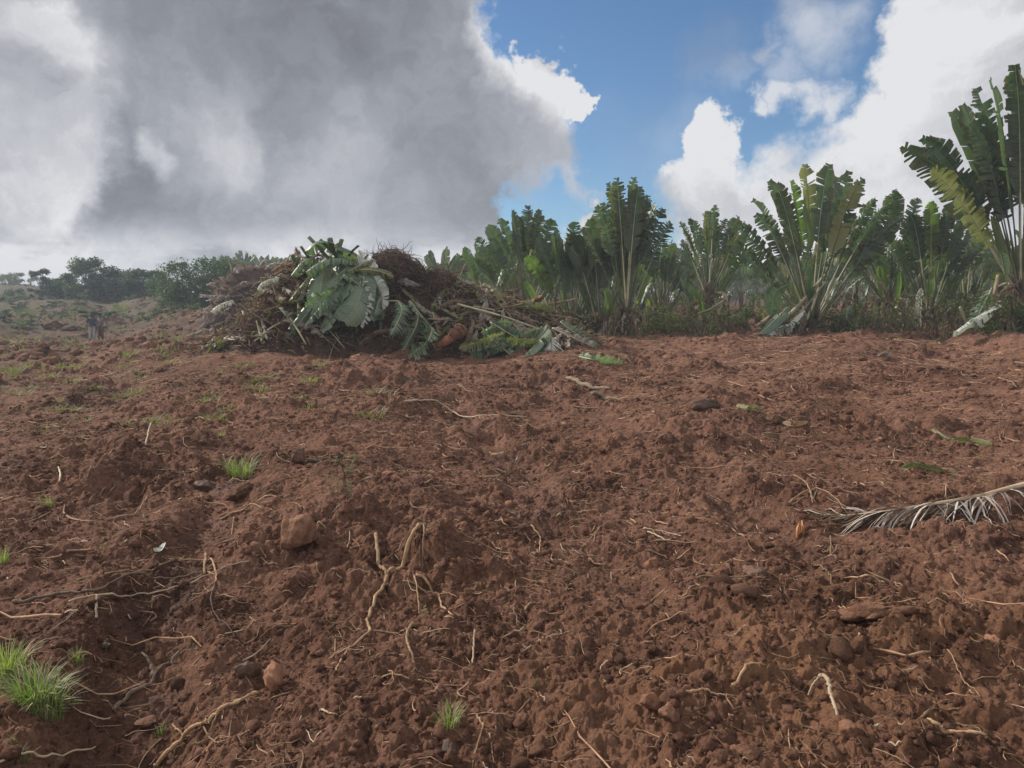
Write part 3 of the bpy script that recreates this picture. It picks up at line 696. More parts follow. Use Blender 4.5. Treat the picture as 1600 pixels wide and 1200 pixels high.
# ------------------------------------------------------------------ traveller's palm leaves
def blade_profile(t, blunt=.5):
    return max(0.0, min(1, t/.10))**.6 * max(0.0, min(1, (1-t)/.16))**blunt * (.86+.14*math.sin(math.pi*t))
def add_blade(mb, mid, side, W, rn, tear=.5, fold=.35, droop=.5, K=None, sweep=.3, curl=.0, mi=0, prof=None):
    """mid: midrib points; side: side vector at each point; flaps of blade torn between veins"""
    n = len(mid)-1
    L = sum((mid[i+1]-mid[i]).length for i in range(n))
    prof = prof or blade_profile
    for sg in (-1, 1):
        k = 0
        while k < n:
            ln = max(1, int(round(rn.expovariate(1)*(1-tear)*9))) if rn.random() > tear*.75 else rn.choice((1, 1, 2))
            e = min(n, k+ln)
            da = rn.gauss(0, 1)*.24*tear + abs(rn.gauss(0, .45))*tear; df = rn.gauss(0, .15)*tear; lf = 1-abs(rn.gauss(0, .16))*tear-(.35*tear*rn.random() if rn.random() < .12 else 0)
            if rn.random() < .03*tear: k = e; continue
            C = 4; rows = []
            for st in range(k, e+1):
                t = st/n; T = (mid[min(st+1, n)]-mid[max(st-1, 0)]).normalized()
                S = side[st]*sg; S = (S - T*S.dot(T)).normalized(); N = T.cross(S)*sg
                if N.z < 0 and abs(side[st].z) < .7 and False: N = -N
                tt = min(max(t, .03), .965); wd = W*prof(tt)*lf
                cen = (st-(k+e)/2)/max(1, (e-k))            # -.5..+.5 inside the flap
                p = mid[st].copy(); row = [p.copy()]
                for c in range(1, C+1):
                    u = (c-.5)/C
                    ang = fold - (droop+da)*u*1.6
                    d = S*math.cos(ang) + N*math.sin(ang) + T*(sweep+df - cen*.10*tear*u - curl*u)
                    d.z -= droop*.25*u*u*(1+da)
                    p = p + d.normalized()*wd/C; row.append(p.copy())
                rows.append(row)
            vs = []; at = []
            for i, row in enumerate(rows):
                for c, p in enumerate(row): vs.append(p); at.append(((k+i)/n*L, c/C, 0))
            C1 = C+1
            fs = [(i*C1+c, i*C1+c+1, (i+1)*C1+c+1, (i+1)*C1+c) for i in range(len(rows)-1) for c in range(C)]
            mb.add(vs, fs, mi, at)
            k = e
def leaf_parts(base, dirv, side, Ls, Lb, W, rn, bend=.25, tear=.5, fold=.35, droop=.5, stalk_r=.026, K=40, sag=None):
    """returns (blade MB, stalk MB) for a long-stalked paddle leaf; curve bends outward and down"""
    n1 = 8; pts = []; d = Vector(dirv).normalized(); p = Vector(base); out = Vector((d.x, d.y, 0))
    out = out.normalized() if out.length > .05 else Vector((rn.uniform(-1, 1), rn.uniform(-1, 1), 0)).normalized()
    sag = sag if sag is not None else Vector((out.x*.5, out.y*.5, -1))
    N = n1+K; step1 = Ls/n1; step2 = Lb/K; side0 = Vector(side)
    pts = [p.copy()]; sides = [side0]
    for i in range(N):
        f = i/N; d = (d + sag*bend*(.2+2.0*f*f*f)/N*1.6).normalized(); p = p + d*(step1 if i < n1 else step2); pts.append(p.copy())
        s = side0 - d*side0.dot(d); sides.append(s.normalized())
    bl = MB(); stk = MB()
    tube(stk, pts[:n1+1] + pts[n1+1::3], [stalk_r*(1.25-.6*i/n1) for i in range(n1+1)] + [stalk_r*.6*(1-.8*j/(len(pts[n1+1::3]))) for j in range(len(pts[n1+1::3]))], 6)
    add_blade(bl, pts[n1:], sides[n1:], W, rn, tear, fold, droop)
    return bl, stk
def ground_point(x, y): return Vector((x, y, gh(x, y, False)))
def make_palm(loc, H, label, seed, n=13, spread=.9, yaw=0.0, tear=.5, Wd=.30, trunk_h=.5, group=None, dead=4, suckers=3, young=1, lean=0, parts=True, blade=None, bl_ratio=.44, jit=.35, name='travellers_palm', skew=0, droop=.35, mats=None):
    rn = random.Random(seed)
    o = empty(name, loc, label, 'palm', group)
    F = Vector((math.cos(yaw), math.sin(yaw), 0)); Nn = Vector((-math.sin(yaw), math.cos(yaw), 0))
    # trunk of stacked leaf bases
    tb = MB(); th = trunk_h
    tube(tb, [(lean*z*.3*F.x, lean*z*.3*F.y, z*th-.15) for z in (0, .15, .4, .7, 1, 1.2)], [.17, .15, .135, .13, .12, .04], 12, rnd=rn)
    for i in range(n*2):
        z = rn.uniform(0, th*1.0); sg = rn.choice((-1, 1))
        b = F*sg*rn.uniform(.06, .13) + Nn*rn.uniform(-.12, .12); tip = b*rn.uniform(1.3, 2.6)
        tube(tb, [(b.x, b.y, z), (tip.x*.8, tip.y*.8, z+.16), (tip.x, tip.y, z+rn.uniform(.2, .42))], [.035, .028, .006], 4)
    tb.build('trunk', M['trunk'], o)
    for i in range(n):
        f = (i+.5)/n*2-1; th_a = f*spread + skew + rn.gauss(0, .06)
        h_ = (H-th)*(1-.24*abs(f)**1.6)*rn.uniform(.88, 1.02) if i != n//2 else (H-th)
        Lb = h_*bl_ratio*rn.uniform(.9, 1.12) if blade is None else blade*rn.uniform(.85, 1.12)
        Ls = max(.4, h_-Lb)
        d = F*math.sin(th_a) + Vector((0, 0, 1))*math.cos(th_a) + Nn*rn.gauss(0, .09)
        s0 = F*math.cos(th_a) - Vector((0, 0, 1))*math.sin(th_a)
        rot = rn.gauss(0, 1)*jit*1.3
        s = s0*math.cos(rot) + Nn*math.sin(rot)
        base = F*f*.13 + Vector((0, 0, th-.25+.2*(1-abs(f)))) + Nn*rn.uniform(-.04, .04)
        tr = min(1, max(.15, tear + rn.gauss(0, .2) + .25*abs(f)))
        bl, st = leaf_parts(base, d, s, Ls, Lb, Wd*rn.uniform(.85, 1.12), rn, bend=rn.uniform(.05, .38)+.25*abs(f), tear=tr, fold=rn.uniform(.1, .5), droop=droop*rn.uniform(.5, 1.5))
        mt = M['leafyoung'] if rn.random() < .05*young else M['leaf']
        if rn.random() < .10: mt = M['leafolive']
        if parts:
            lo = bl.build('leaf', mt, o); st.build('leaf_stalk', M['stalk'] if rn.random() < .85 else M['stalkpale'], lo)
        else:
            bl.m = [0]*len(bl.f); b0 = len(bl.v); bl.v += st.v; bl.f += [tuple(k+b0 for k in q_) for q_ in st.f]; bl.m += [1]*len(st.f); bl.a += st.a
            bl.build('leaf', [mt, M['stalk']], o)
    for i in range(dead):           # brown leaves hanging down beside the trunk
        a = rn.uniform(0, 6.28); d = Vector((math.cos(a)*.5, math.sin(a)*.5, .45)); b = Vector((math.cos(a)*.12, math.sin(a)*.12, th*rn.uniform(.4, 1)))
        s = Vector((-math.sin(a), math.cos(a), .2)); Lb = rn.uniform(.7, 1.3)
        bl, st = leaf_parts(b, d, s, rn.uniform(.15, .4)*min(1, th+.5), Lb, .15, rn, bend=4.5, tear=.95, fold=-.6, droop=1.6, stalk_r=.02, K=16, sag=Vector((0, 0, -1)))
        for m_ in (bl, st): m_.v = [(v[0], v[1], max(v[2], .02+.03*rn.random())) for v in m_.v]
        lo = bl.build('dead_leaf', M['leafdry'] if rn.random() < .7 else M['leafgrey'], o)
        if parts: st.build('leaf_stalk', M['stalkdry'], lo)
    for i in range(suckers):        # short young leaves from the foot
        a = rn.uniform(0, 6.28); d = Vector((math.cos(a)*.35, math.sin(a)*.35, 1)); b = Vector((math.cos(a)*rn.uniform(.1, .4), math.sin(a)*.25, 0))
        s = Vector((-math.sin(a), math.cos(a), 0)); s = (s + Vector((rn.uniform(-1, 1), rn.uniform(-1, 1), 0))).normalized()
        hh = H*rn.uniform(.22, .5)
        bl, st = leaf_parts(b, d, s, hh*.5, hh*.5, Wd*.6, rn, bend=.2, tear=tear*.6, fold=.5, droop=.2, stalk_r=.02, K=14)
        lo = bl.build('young_leaf', M['leafyoung'] if rn.random() < .45 else M['leaf'], o)
        if parts: st.build('leaf_stalk', M['stalk'], lo)
    return o
def front(px, py, depth, top, **kw):
    b = D(px, py, depth); b.z = gh(b.x, b.y, False)
    t = D(px, top, depth); return b, t.z - b.z
PALMS = [
 # px, py, depth, top py, label, kwargs
 (822, 500, 26.0, 318, 'leftmost tall palm of the row, its wide fan rising behind the debris heap', dict(seed=11, n=17, spread=.70, tear=.65, Wd=.27, dead=3, jit=.3, bl_ratio=.40)),
 (893, 525, 25.5, 343, 'bushy dark palm between the heap-side fan and the tall narrow palm', dict(seed=12, n=14, spread=.5, tear=.45, Wd=.30, dead=5, suckers=4, jit=.5, bl_ratio=.48)),
 (938, 525, 25.2, 332, 'slim palm leaning against the tall narrow one, with an upright paddle leaf', dict(seed=13, n=13, spread=.45, tear=.25, Wd=.26, dead=6, suckers=3, jit=.5, bl_ratio=.42)),
 (978, 527, 24.6, 277, 'tall narrow palm with a tight upright crown, tallest of the middle group', dict(seed=14, n=20, spread=.30, tear=.65, Wd=.31, dead=6, suckers=4, jit=.6, trunk_h=.9, bl_ratio=.50)),
 (1032, 505, 28.0, 375, 'small bushy palm right behind the tall narrow one', dict(seed=15, n=13, spread=.6, tear=.5, Wd=.25, dead=4, suckers=4)),
 (1106, 520, 26.5, 318, 'ragged palm with thin shredded leaves above a dark bare trunk', dict(seed=16, n=10, spread=.5, tear=1, Wd=.20, dead=5, suckers=6, trunk_h=1.6, bl_ratio=.44, droop=.6, skew=-.03)),
 (1268, 520, 23.5, 250, 'broad spreading palm right of centre with a glowing yellow-green leaf', dict(seed=17, n=23, spread=.70, tear=.75, Wd=.31, dead=7, suckers=5, young=2, jit=.4, trunk_h=.55, bl_ratio=.50)),
 (1388, 512, 26.5, 295, 'rounded palm between the broad one and the paired palm on the right', dict(seed=18, n=17, spread=.72, tear=.7, Wd=.27, dead=7, suckers=3, trunk_h=1.1, young=2, bl_ratio=.38)),
 (1452, 512, 26.2, 312, 'leafy palm with a hanging pale leaf, second from the tall right-hand palm', dict(seed=19, n=18, spread=.58, tear=.65, Wd=.28, dead=6, suckers=5, young=2, jit=.6, bl_ratio=.45)),
 (1508, 510, 27.0, 345, 'shorter palm directly left of the giant palm at the right edge', dict(seed=20, n=17, spread=.8, tear=.7, Wd=.25, dead=5, suckers=4, jit=.5)),
 (1592, 522, 20.0, 92, 'giant palm at the right edge, tallest of all, with pale fanned leaf stalks', dict(seed=21, n=34, spread=.62, tear=.6, Wd=.38, dead=10, suckers=3, young=3, trunk_h=1.25, jit=.5, bl_ratio=.60, skew=.02)),
 (1690, 520, 21.5, 160, 'palm cut off by the right edge of the photo, beside the giant one', dict(seed=22, n=20, spread=.7, tear=.5, Wd=.38, dead=8, suckers=3, trunk_h=1.1)),
]
for (px, py, dp, top, label, kw) in PALMS:
    b, H = front(px, py, dp, top)
    make_palm(b, H, label, group='tall palms in the front row', yaw=random.Random(kw['seed']).uniform(-.35, .35), **kw)
# palms behind: prototypes once, then copies
def copy_tree(o, parent=None):
    c = o.copy(); link(c); c.parent = parent
    for ch in o.children: copy_tree(ch, c)
    return c
mids = [make_palm((0, 0, -50), 4.3+.3*(i % 3), 'proto', 200+i, n=12, spread=(.6, .8, .5, .7, .65)[i], tear=(.5, .7, .4, .6, .8)[i], Wd=.27, dead=3, suckers=3, parts=False, jit=.6, trunk_h=.6+.2*i, name='travellers_palm') for i in range(5)]
rr = random.Random(31); placed = 0
midspots = []
for i in range(52):
    dp = 29 + 22*(i/92)**1.1 + rr.uniform(-1, 1); px = 770 + (i*0.618034 % 1)*1010 + rr.uniform(-12, 12)
    if not (1125 < px < 1215 and dp < 38): midspots.append((px, dp))
for i, (px, dp) in enumerate(midspots):
    r_ = ray(px, 480); x = r_[0]/r_[1]*dp; y = dp
    o = mids[i] if i < 5 else copy_tree(mids[i % 5])
    o.location = (x, y, gh(x, y, False)); k = rr.uniform(.68, .95); o.scale = (k, k, k); o.rotation_euler = (0, 0, rr.uniform(0, 6.28))
    tag(o, 'dark palm standing in the thicket behind the front row', 'palm', 'palms in the thicket behind the front row')
# far palms: crown + trunk only
def far_palm(seed):
    rn = random.Random(seed); o = empty('travellers_palm', (0, 0, -50), 'far', 'palm')
    mb = MB(); tk = MB(); tube(tk, [(0, 0, -.2), (0, 0, .8), (0, 0, 1.3)], [.16, .14, .08], 6)
    for i in range(11):
        f = (i+.5)/11*2-1; a = f*.75+rn.gauss(0, .08); d = Vector((math.sin(a), rn.gauss(0, .15), math.cos(a))); s = Vector((math.cos(a), rn.gauss(0, .6), -math.sin(a))).normalized()
        bl, st = leaf_parts((0, 0, .9), d, s, 1.3, 1.3*rn.uniform(.8, 1.1), .26, rn, bend=.3, tear=.6, K=9, stalk_r=.03)
        b0 = len(mb.v); mb.v += bl.v; mb.f += [tuple(k+b0 for k in q_) for q_ in bl.f]; mb.a += bl.a; mb.m += [0]*len(bl.f)
        b0 = len(mb.v); mb.v += st.v; mb.f += [tuple(k+b0 for k in q_) for q_ in st.f]; mb.a += st.a; mb.m += [1]*len(st.f)
    mb.build('crown', [M['leaf'], M['stalk']], o); tk.build('trunk', M['trunk'], o); return o
fars = [far_palm(400+i) for i in range(5)]; rr = random.Random(33); fi = 0
def put_far(px, dp, k, lab, grp):
    global fi
    r_ = ray(px, 480); x = r_[0]/r_[1]*dp; y = dp
    o = fars[fi] if fi < 5 else copy_tree(fars[fi % 5]); fi += 1
    o.location = (x, y, gh(x, y, False)); o.scale = (k, k, k); o.rotation_euler = (0, 0, rr.uniform(-.6, .6) + rr.choice((0, math.pi)))
    tag(o, lab, 'palm', grp)
for i in range(110):
    put_far(690 + (i*.618034 % 1)*980 + rr.uniform(-8, 8), 50 + 42*(i/110) + rr.uniform(-2, 2), rr.uniform(.85, 1.25), 'distant palm in the plantation beyond the front row', 'distant palms beyond the front row')
for i in range(70):
    put_far(345 + (i*.618034 % 1)*380 + rr.uniform(-6, 6), 96 + 30*(i/70) + rr.uniform(-2, 2), rr.uniform(.8, 1.1), 'tiny palm on the skyline behind the debris heap', 'tiny palms on the skyline behind the heap')

# ------------------------------------------------------------------ broadleaf trees and bushes
def leafcloud(mb, centers, n, size, rn, flat=.5):
    """leaf-sized faces spread through clumps"""
    for _ in range(n):
        c, r = rn.choice(centers)
        u = Vector((rn.gauss(0, 1), rn.gauss(0, 1), rn.gauss(0, 1))).normalized()*r*(rn.random()**.45); u.z *= .75
        p = Vector(c) + u; s = size*rn.uniform(.5, 1.3)
        a = Vector((rn.gauss(0, 1), rn.gauss(0, 1), rn.gauss(0, .6))).normalized(); b = a.cross(Vector((rn.gauss(0, .5), rn.gauss(0, .5), 1))).normalized()
        mb.add([p-a*s, p+b*s*.45, p+a*s, p-b*s*.45], [(0, 1, 2, 3)], 0, [(0, 0, 0), (s, .3, 0), (2*s, .5, 0), (s, .3, 0)])
def broad_tree(loc, H, Wd, label, seed, n=2600, name='broadleaf_tree', low=.15, leaf=.10, group=None, m='far', cat='tree', lump=18):
    rn = random.Random(seed); o = empty(name, loc, label, cat, group)
    tk = MB(); cl = []
    top = Vector((rn.uniform(-.1, .1)*Wd, 0, H*.55)); tube(tk, [(0, 0, -.2), (rn.uniform(-.05, .05)*H, 0, H*.25), top], [.035*H, .026*H, .016*H], 8, rnd=rn)
    for i in range(lump):
        a = rn.uniform(0, 6.28); q_ = rn.random()**.6; z = H*(low + (1-low)*rn.random()); rad = Wd*.5*math.sqrt(max(.05, 1-((z/H-.5)/.62)**2))
        c = Vector((math.cos(a)*q_*rad, math.sin(a)*q_*rad, z*.93)); r = rn.uniform(.12, .22)*Wd
        cl.append((c, r)); tube(tk, [top*.6, top.lerp(c, .5)+Vector((0, 0, -.05*H)), c], [.014*H, .008*H, .003*H], 4)
    tk.build('trunk', M['bark'], o); cr = MB(); leafcloud(cr, cl, n, leaf, rn); cr.build('crown', M[m], o, smooth=False); return o
def at_depth(px, dp):
    r_ = ray(px, 480); x = r_[0]/r_[1]*dp; return Vector((x, dp, gh(x, dp, False)))
T = [(65, 92, 418, 2.2, 'small lone umbrella-shaped tree on the left skyline', dict(low=.62, n=900, lump=8)),
     (135, 90, 404, 5.2, 'tallest rounded tree of the far left clump', dict()), (170, 88, 418, 4.5, 'full dark tree right of the tallest tree in the far left clump', dict()),
     (205, 92, 420, 3.6, 'open-topped tree in the right half of the far left clump', dict(n=1500)), (232, 90, 421, 4.2, 'rounded tree at the right end of the far left clump', dict()),
     (253, 88, 438, 3.2, 'low tree sloping down to the gap in the skyline', dict()), (108, 92, 426, 4.0, 'tree left of the tallest one in the far left clump', dict()),
     (88, 93, 436, 3.6, 'low tree under the small umbrella tree', dict()), (285, 62, 408, 3.4, 'left lobe of the mid-distance bush, hanging over the gap', dict(low=.1)),
     (316, 60, 401, 6.2, 'large round bush tree left of the debris heap', dict(low=.0, n=9000, lump=44)), (350, 63, 408, 3.6, 'right shoulder bush behind the large round bush tree', dict(low=.1)),
     (187, 93, 430, 4, 'dense tree filling the middle of the far left clump', dict()), (155, 89, 428, 4.4, 'bushy tree in front of the tallest tree on the far left', dict(low=.05)), (218, 87, 438, 4.2, 'low wide bush in front of the far left clump', dict(low=.0))]
for i, (px, dp, top, Wd, lab, kw) in enumerate(T):
    b = at_depth(px, dp); t = D(px, top, dp)
    k = dict(n=5200, leaf=.17 if dp > 80 else .12, lump=24); k.update(kw); broad_tree(b, t.z-b.z, Wd, lab, 500+i, **k)
# low far shrubs along the left skyline
proto_shrub = [broad_tree((0, 0, -50), 1.6, 2.6, 'x', 560+i, n=900, name='shrub', low=0, leaf=.12, lump=9, cat='shrub', m='under' if i else 'far') for i in range(3)]
rr = random.Random(8); k = 0
for i in range(26):
    o = proto_shrub[i] if i < 3 else copy_tree(proto_shrub[i % 3])
    px = (-70 + i*14.5) + rr.uniform(-6, 6); dp = rr.uniform(84, 100) if px < 262 else rr.uniform(64, 76); b = at_depth(px, dp); o.location = b; s = rr.uniform(.7, 1.3); o.scale = (s, s, s*rr.uniform(.7, 1.1)); o.rotation_euler = (0, 0, rr.uniform(0, 6))
    tag(o, 'low dark shrub along the foot of the far left trees', 'shrub', 'low shrubs at the foot of the far left trees')
for i in range(24):
    o = copy_tree(proto_shrub[i % 3]); b = at_depth(-120 + i*17, rr.uniform(135, 165)); o.location = b; s = rr.uniform(1.0, 1.9); o.scale = (s*1.3, s, s); o.rotation_euler = (0, 0, rr.uniform(0, 6))
    tag(o, 'hazy shrub on the most distant rise at the left', 'shrub', 'hazy shrubs on the most distant rise')
for i in range(56):
    o = copy_tree(proto_shrub[i % 3]); b = at_depth(640 + i*19, rr.uniform(96, 112)); o.location = b; s = rr.uniform(1.6, 2.4); o.scale = (s*1.2, s, s); o.rotation_euler = (0, 0, rr.uniform(0, 6))
    tag(o, 'bushy dark growth closing the view far behind the palms', 'shrub', 'bushy growth far behind the palms')
for i in range(60):
    o = copy_tree(proto_shrub[i % 3]); dp = rr.uniform(50, 88); b = at_depth(rr.uniform(-40, 330), dp); o.location = b; s = rr.uniform(.25, .6); o.scale = (s*1.5, s, s*.8); o.rotation_euler = (0, 0, rr.uniform(0, 6))
    tag(o, 'small low bush dotted over the far left slope', 'shrub', 'small bushes over the far left slope')
# undergrowth at the palms' feet
rr = random.Random(9)
bush = [broad_tree((0, 0, -50), 1.0, 1.3, 'x', 580+i, n=800, name='shrub', low=0, leaf=.055, lump=10, cat='shrub', m=('under', 'under', 'weed')[i]) for i in range(3)]
spots = [(862, 24.9), (905, 24.5), (1010, 25), (1050, 25.2), (1075, 25.5), (1130, 25.8), (1150, 27), (1180, 30), (1215, 25.5), (1240, 23.6), (1300, 23.5), (1325, 23.0), (1350, 24.5), (1375, 25), (1420, 25), (1440, 25.5), (1480, 25.3), (1500, 24), (1530, 22), (1545, 20.5), (1560, 19.6),
         (1610, 20), (1090, 27), (1165, 33), (1200, 36), (1230, 33), (1400, 29), (1470, 29), (1040, 30), (960, 29), (1340, 27), (1270, 29), (1520, 26), (1135, 31), (870, 28), (840, 27)]
for i, (px, dp) in enumerate(spots):
    o = bush[i] if i < 3 else copy_tree(bush[rr.choice((0, 1, 1, 2))]); b = at_depth(px, dp); o.location = b
    s = rr.uniform(.6, 1.15); o.scale = (s, s, s*rr.uniform(.7, 1.3)); o.rotation_euler = (0, 0, rr.uniform(0, 6))
    tag(o, 'leafy shrub growing among the feet of the palms', 'shrub', 'shrubs at the feet of the palms')
def thicket():
    rn = random.Random(77); mb = MB(); st = MB()
    for i in range(1100):
        px = rn.uniform(845, 1640); dp = (24.0 if px < 1200 else 24.0 - (px-1200)*.0095) + abs(rn.gauss(0, 2.2)) + .7*math.sin(px*.05) + .6*math.sin(px*.13+1) + (0 if rn.random() < .9 else -rn.uniform(.3, 1.5))
        if 1140 < px < 1200 and dp < 29: continue
        b = at_depth(px, dp); h = rn.uniform(.3, 1.5)*(.6 if rn.random() < .5 else 1); lx, ly = rn.gauss(0, .35), rn.gauss(0, .3)
        pts = [b, b+Vector((lx*.3*h, ly*.3*h, h*.5)), b+Vector((lx*h, ly*h, h))]
        tube(st, pts, [.012, .010, .004], 3, cap=False)
    st.build('dry_stems', M['bark']); o = bpy.data.objects['dry_stems']
    tag(o, 'mass of thin dry stems standing and leaning under the palms', 'dry stems', kind='stuff')
    for i in range(9000):
        px = rn.uniform(845, 1640); dp = (24.0 if px < 1200 else 24.0 - (px-1200)*.0095) + abs(rn.gauss(0, 2.0)) + .7*math.sin(px*.05) + .6*math.sin(px*.13+1) + (0 if rn.random() < .85 else -rn.uniform(.3, 1.6))
        if 1140 < px < 1200 and dp < 29: continue
        b = at_depth(px, dp) if i % 6 == 0 else b + Vector((rn.gauss(0, .2), rn.gauss(0, .2), 0))
        p = b + Vector((0, 0, rn.random()**2*1.2)); s = rn.uniform(.03, .11)
        a = Vector((rn.gauss(0, 1), rn.gauss(0, 1), rn.gauss(0, .8))).normalized(); c = a.cross(Vector((rn.gauss(0, .5), rn.gauss(0, .5), 1))).normalized()
        mb.add([p-a*s, p+c*s*.3, p+a*s, p-c*s*.3], [(0, 1, 2, 3)], 0 if rn.random() < .75 else 1)
    tag(mb.build('leaf_litter', [M['under'], M['leafdry']], smooth=False), 'low weeds and withered leaf litter under the palms', 'undergrowth', kind='stuff')
thicket()

# ------------------------------------------------------------------ the big debris heap
YC = 20.2
PROF = [(322, 548, 545), (352, 532, 545), (385, 502, 545), (415, 466, 548), (440, 432, 550), (500, 412, 552), (560, 414, 555), (610, 420, 556), (660, 436, 556), (720, 450, 556), (780, 468, 556), (840, 492, 553), (890, 520, 548), (935, 540, 545), (950, 545, 545)]
hx = np.array([(p[0]-800)/1200*YC for p in PROF]); hz = np.array([max(0, D(p[0], p[1], YC).z - gh(D(p[0], p[1], YC).x, YC, False)) for p in PROF])
def heap_h(x, y):
    x = np.asarray(x, float); y = np.asarray(y, float)
    top = np.interp(x, hx, hz, 0, 0); yy = (y-YC-.15*np.sin(x*1.3))
    half = 2.0 + .35*np.sin(x*1.1+1); hb = 3.2
    t = np.where(yy < 0, -yy/half, yy/hb)
    s = np.clip(1-t, 0, 1); s = s*s*(3-2*s); s = s**.8
    n = .22*fbm(x/.9, y/.9, 3, 300) + .10*clods(x, y, .5, 310, .9) + .06*clods(x, y, .22, 311, .9)
    return top*s + n*np.clip(top*s*3, 0, 1)
def heap_z(x, y): return gh(x, y, False) + float(heap_h(np.array([x]), np.array([y]))[0])
def build_heap():
    xs = np.arange(hx[0]-.2, hx[-1]+.3, .05); ys = np.arange(YC-2.7, YC+3.4, .05)
    X, Y = np.meshgrid(xs, ys, indexing='ij'); x = X.ravel(); y = Y.ravel()
    z = ground_h(x, y, False) + heap_h(x, y) - .06 + .0
    z = np.where(heap_h(x, y) < .01, z-.25, z)
    v = np.stack([x + .05*perlin(x*4, y*4, 1), y, z], 1); ny = len(ys)
    i = np.arange(len(xs)-1)[:, None]*ny; j = np.arange(ny-1)[None, :]
    f = np.stack([i+j, i+ny+j, i+ny+j+1, i+j+1], -1).reshape(-1, 4)
    o = bpy.data.objects.new('debris_heap', mesh_np('debris_heap', v, f, M['heap'])); link(o)
    tag(o, 'big dark heap of bulldozed earth and rotting palm debris, left of centre', 'heap')
build_heap()
def HP(px, py):
    """front face of the heap seen at a photo point"""
    d = ray(px, py); t = np.arange(14, 24, .03)/d[1]; x = d[0]*t; y = d[1]*t; z = CAM_H + d[2]*t
    g = ground_h(x, y, False) + heap_h(x, y); k = z < g+.02
    i = int(np.argmax(k)) if np.any(k) else int(np.argmin(np.where(y > YC, 99, z-g)))
    return Vector((x[i], y[i], z[i] if not np.any(k) else g[i]))
# prototypes of dry stems/stalks and grey leaves that lie on it
hp = []
for s in range(8):
    rn = random.Random(700+s); mb = MB(); n = 8; pts = []
    bend = rn.uniform(-.5, .5)
    for i in range(n+1):
        t = i/n-.5; pts.append(Vector((t, bend*(t*t-.1)*.6 + rn.gauss(0, .006), rn.gauss(0, .01))))
    tube(mb, pts, [.016*(1.3-.9*i/n)*rn.uniform(.85, 1.15) for i in range(n+1)], 6, rnd=rn)
    if s % 2: tube(mb, [pts[3], pts[3]+Vector((.12, .10, .03)), pts[3]+Vector((.26, .18, .02))], [.010, .008, .003], 4)
    o = mb.build('dry_stem', M[('stalkdry', 'bark', 'bark', 'stalkdry', 'bark', 'bark', 'stalkdry', 'bark')[s]]); hp.append(o.data); bpy.data.objects.remove(o)
rr = random.Random(41)
def hnorm(x, y):
    e = .25; dx = (heap_z(x+e, y)-heap_z(x-e, y))/(2*e); dy = (heap_z(x, y+e)-heap_z(x, y-e))/(2*e)
    return Vector((-dx, -dy, 1)).normalized()
def place_on_heap(o, x, y, a, lift=.0, tilt=0):
    N = hnorm(x, y); T = Vector((math.cos(a), math.sin(a), 0)); T = (T - N*T.dot(N)).normalized(); T = (T + N*tilt).normalized(); B = N.cross(T).normalized(); N2 = T.cross(B)
    Mx = Matrix((T, B, N2)).transposed().to_4x4(); Mx.translation = Vector((x, y, heap_z(x, y)+lift)); o.matrix_world = Mx
cnt = 0
while cnt < 290:
    x = rr.uniform(hx[0]+.2, hx[-1]-.1); y = YC + rr.uniform(-2.1, 1.0)
    if float(heap_h(np.array([x]), np.array([y]))[0]) < .12: continue
    o = bpy.data.objects.new('dry_stem', rr.choice(hp)); link(o)
    place_on_heap(o, x, y, rr.gauss(0, .75) + (math.pi if rr.random() < .5 else 0), rr.uniform(.0, .10), rr.gauss(0, .22))
    L = rr.uniform(.4, 1.9); o.scale = (L, L*.7, L*.7) if L < 1 else (L, 1, 1)
    tag(o, 'dry stem or stripped leaf stalk lying across the debris heap', 'stem', 'dry stems lying across the debris heap'); cnt += 1
def heap_litter():
    rn = random.Random(51); mb = MB(); c = 0
    while c < 9000:
        x = rn.uniform(hx[0], hx[-1]); y = YC + rn.uniform(-2.4, 1.5); hh = float(heap_h(np.array([x]), np.array([y]))[0])
        if hh < .06: continue
        for _ in range(5):
            x1 = x+rn.gauss(0, .12); y1 = y+rn.gauss(0, .12)
            z = heap_z(x1, y1) if _ == 0 else z; p = Vector((x1, y1, z+rn.uniform(-.02, .09))); a = Vector((rn.gauss(0, 1), rn.gauss(0, .6), rn.gauss(0, .6))).normalized(); s = rn.uniform(.05, .26)
            b = a.cross(Vector((rn.gauss(0, .4), rn.gauss(0, .4), 1))).normalized()*rn.uniform(.006, .03)
            q1 = p+a*s*.5+Vector((0, 0, rn.uniform(0, .04)))
            mb.add([p-b, p+b, q1+b*.9, q1-b*.9, p+a*s+b*.2, p+a*s-b*.2], [(0, 1, 2, 3), (3, 2, 4, 5)], rn.choice((0, 0, 0, 1, 2, 2, 3))); c += 1
    tag(mb.build('heap_litter', [M['leafdry'], M['stalkdry'], M['bark'], M['leafolive']], smooth=False), 'shredded leaf strips and twigs covering the debris heap', 'litter', kind='stuff')
heap_litter()
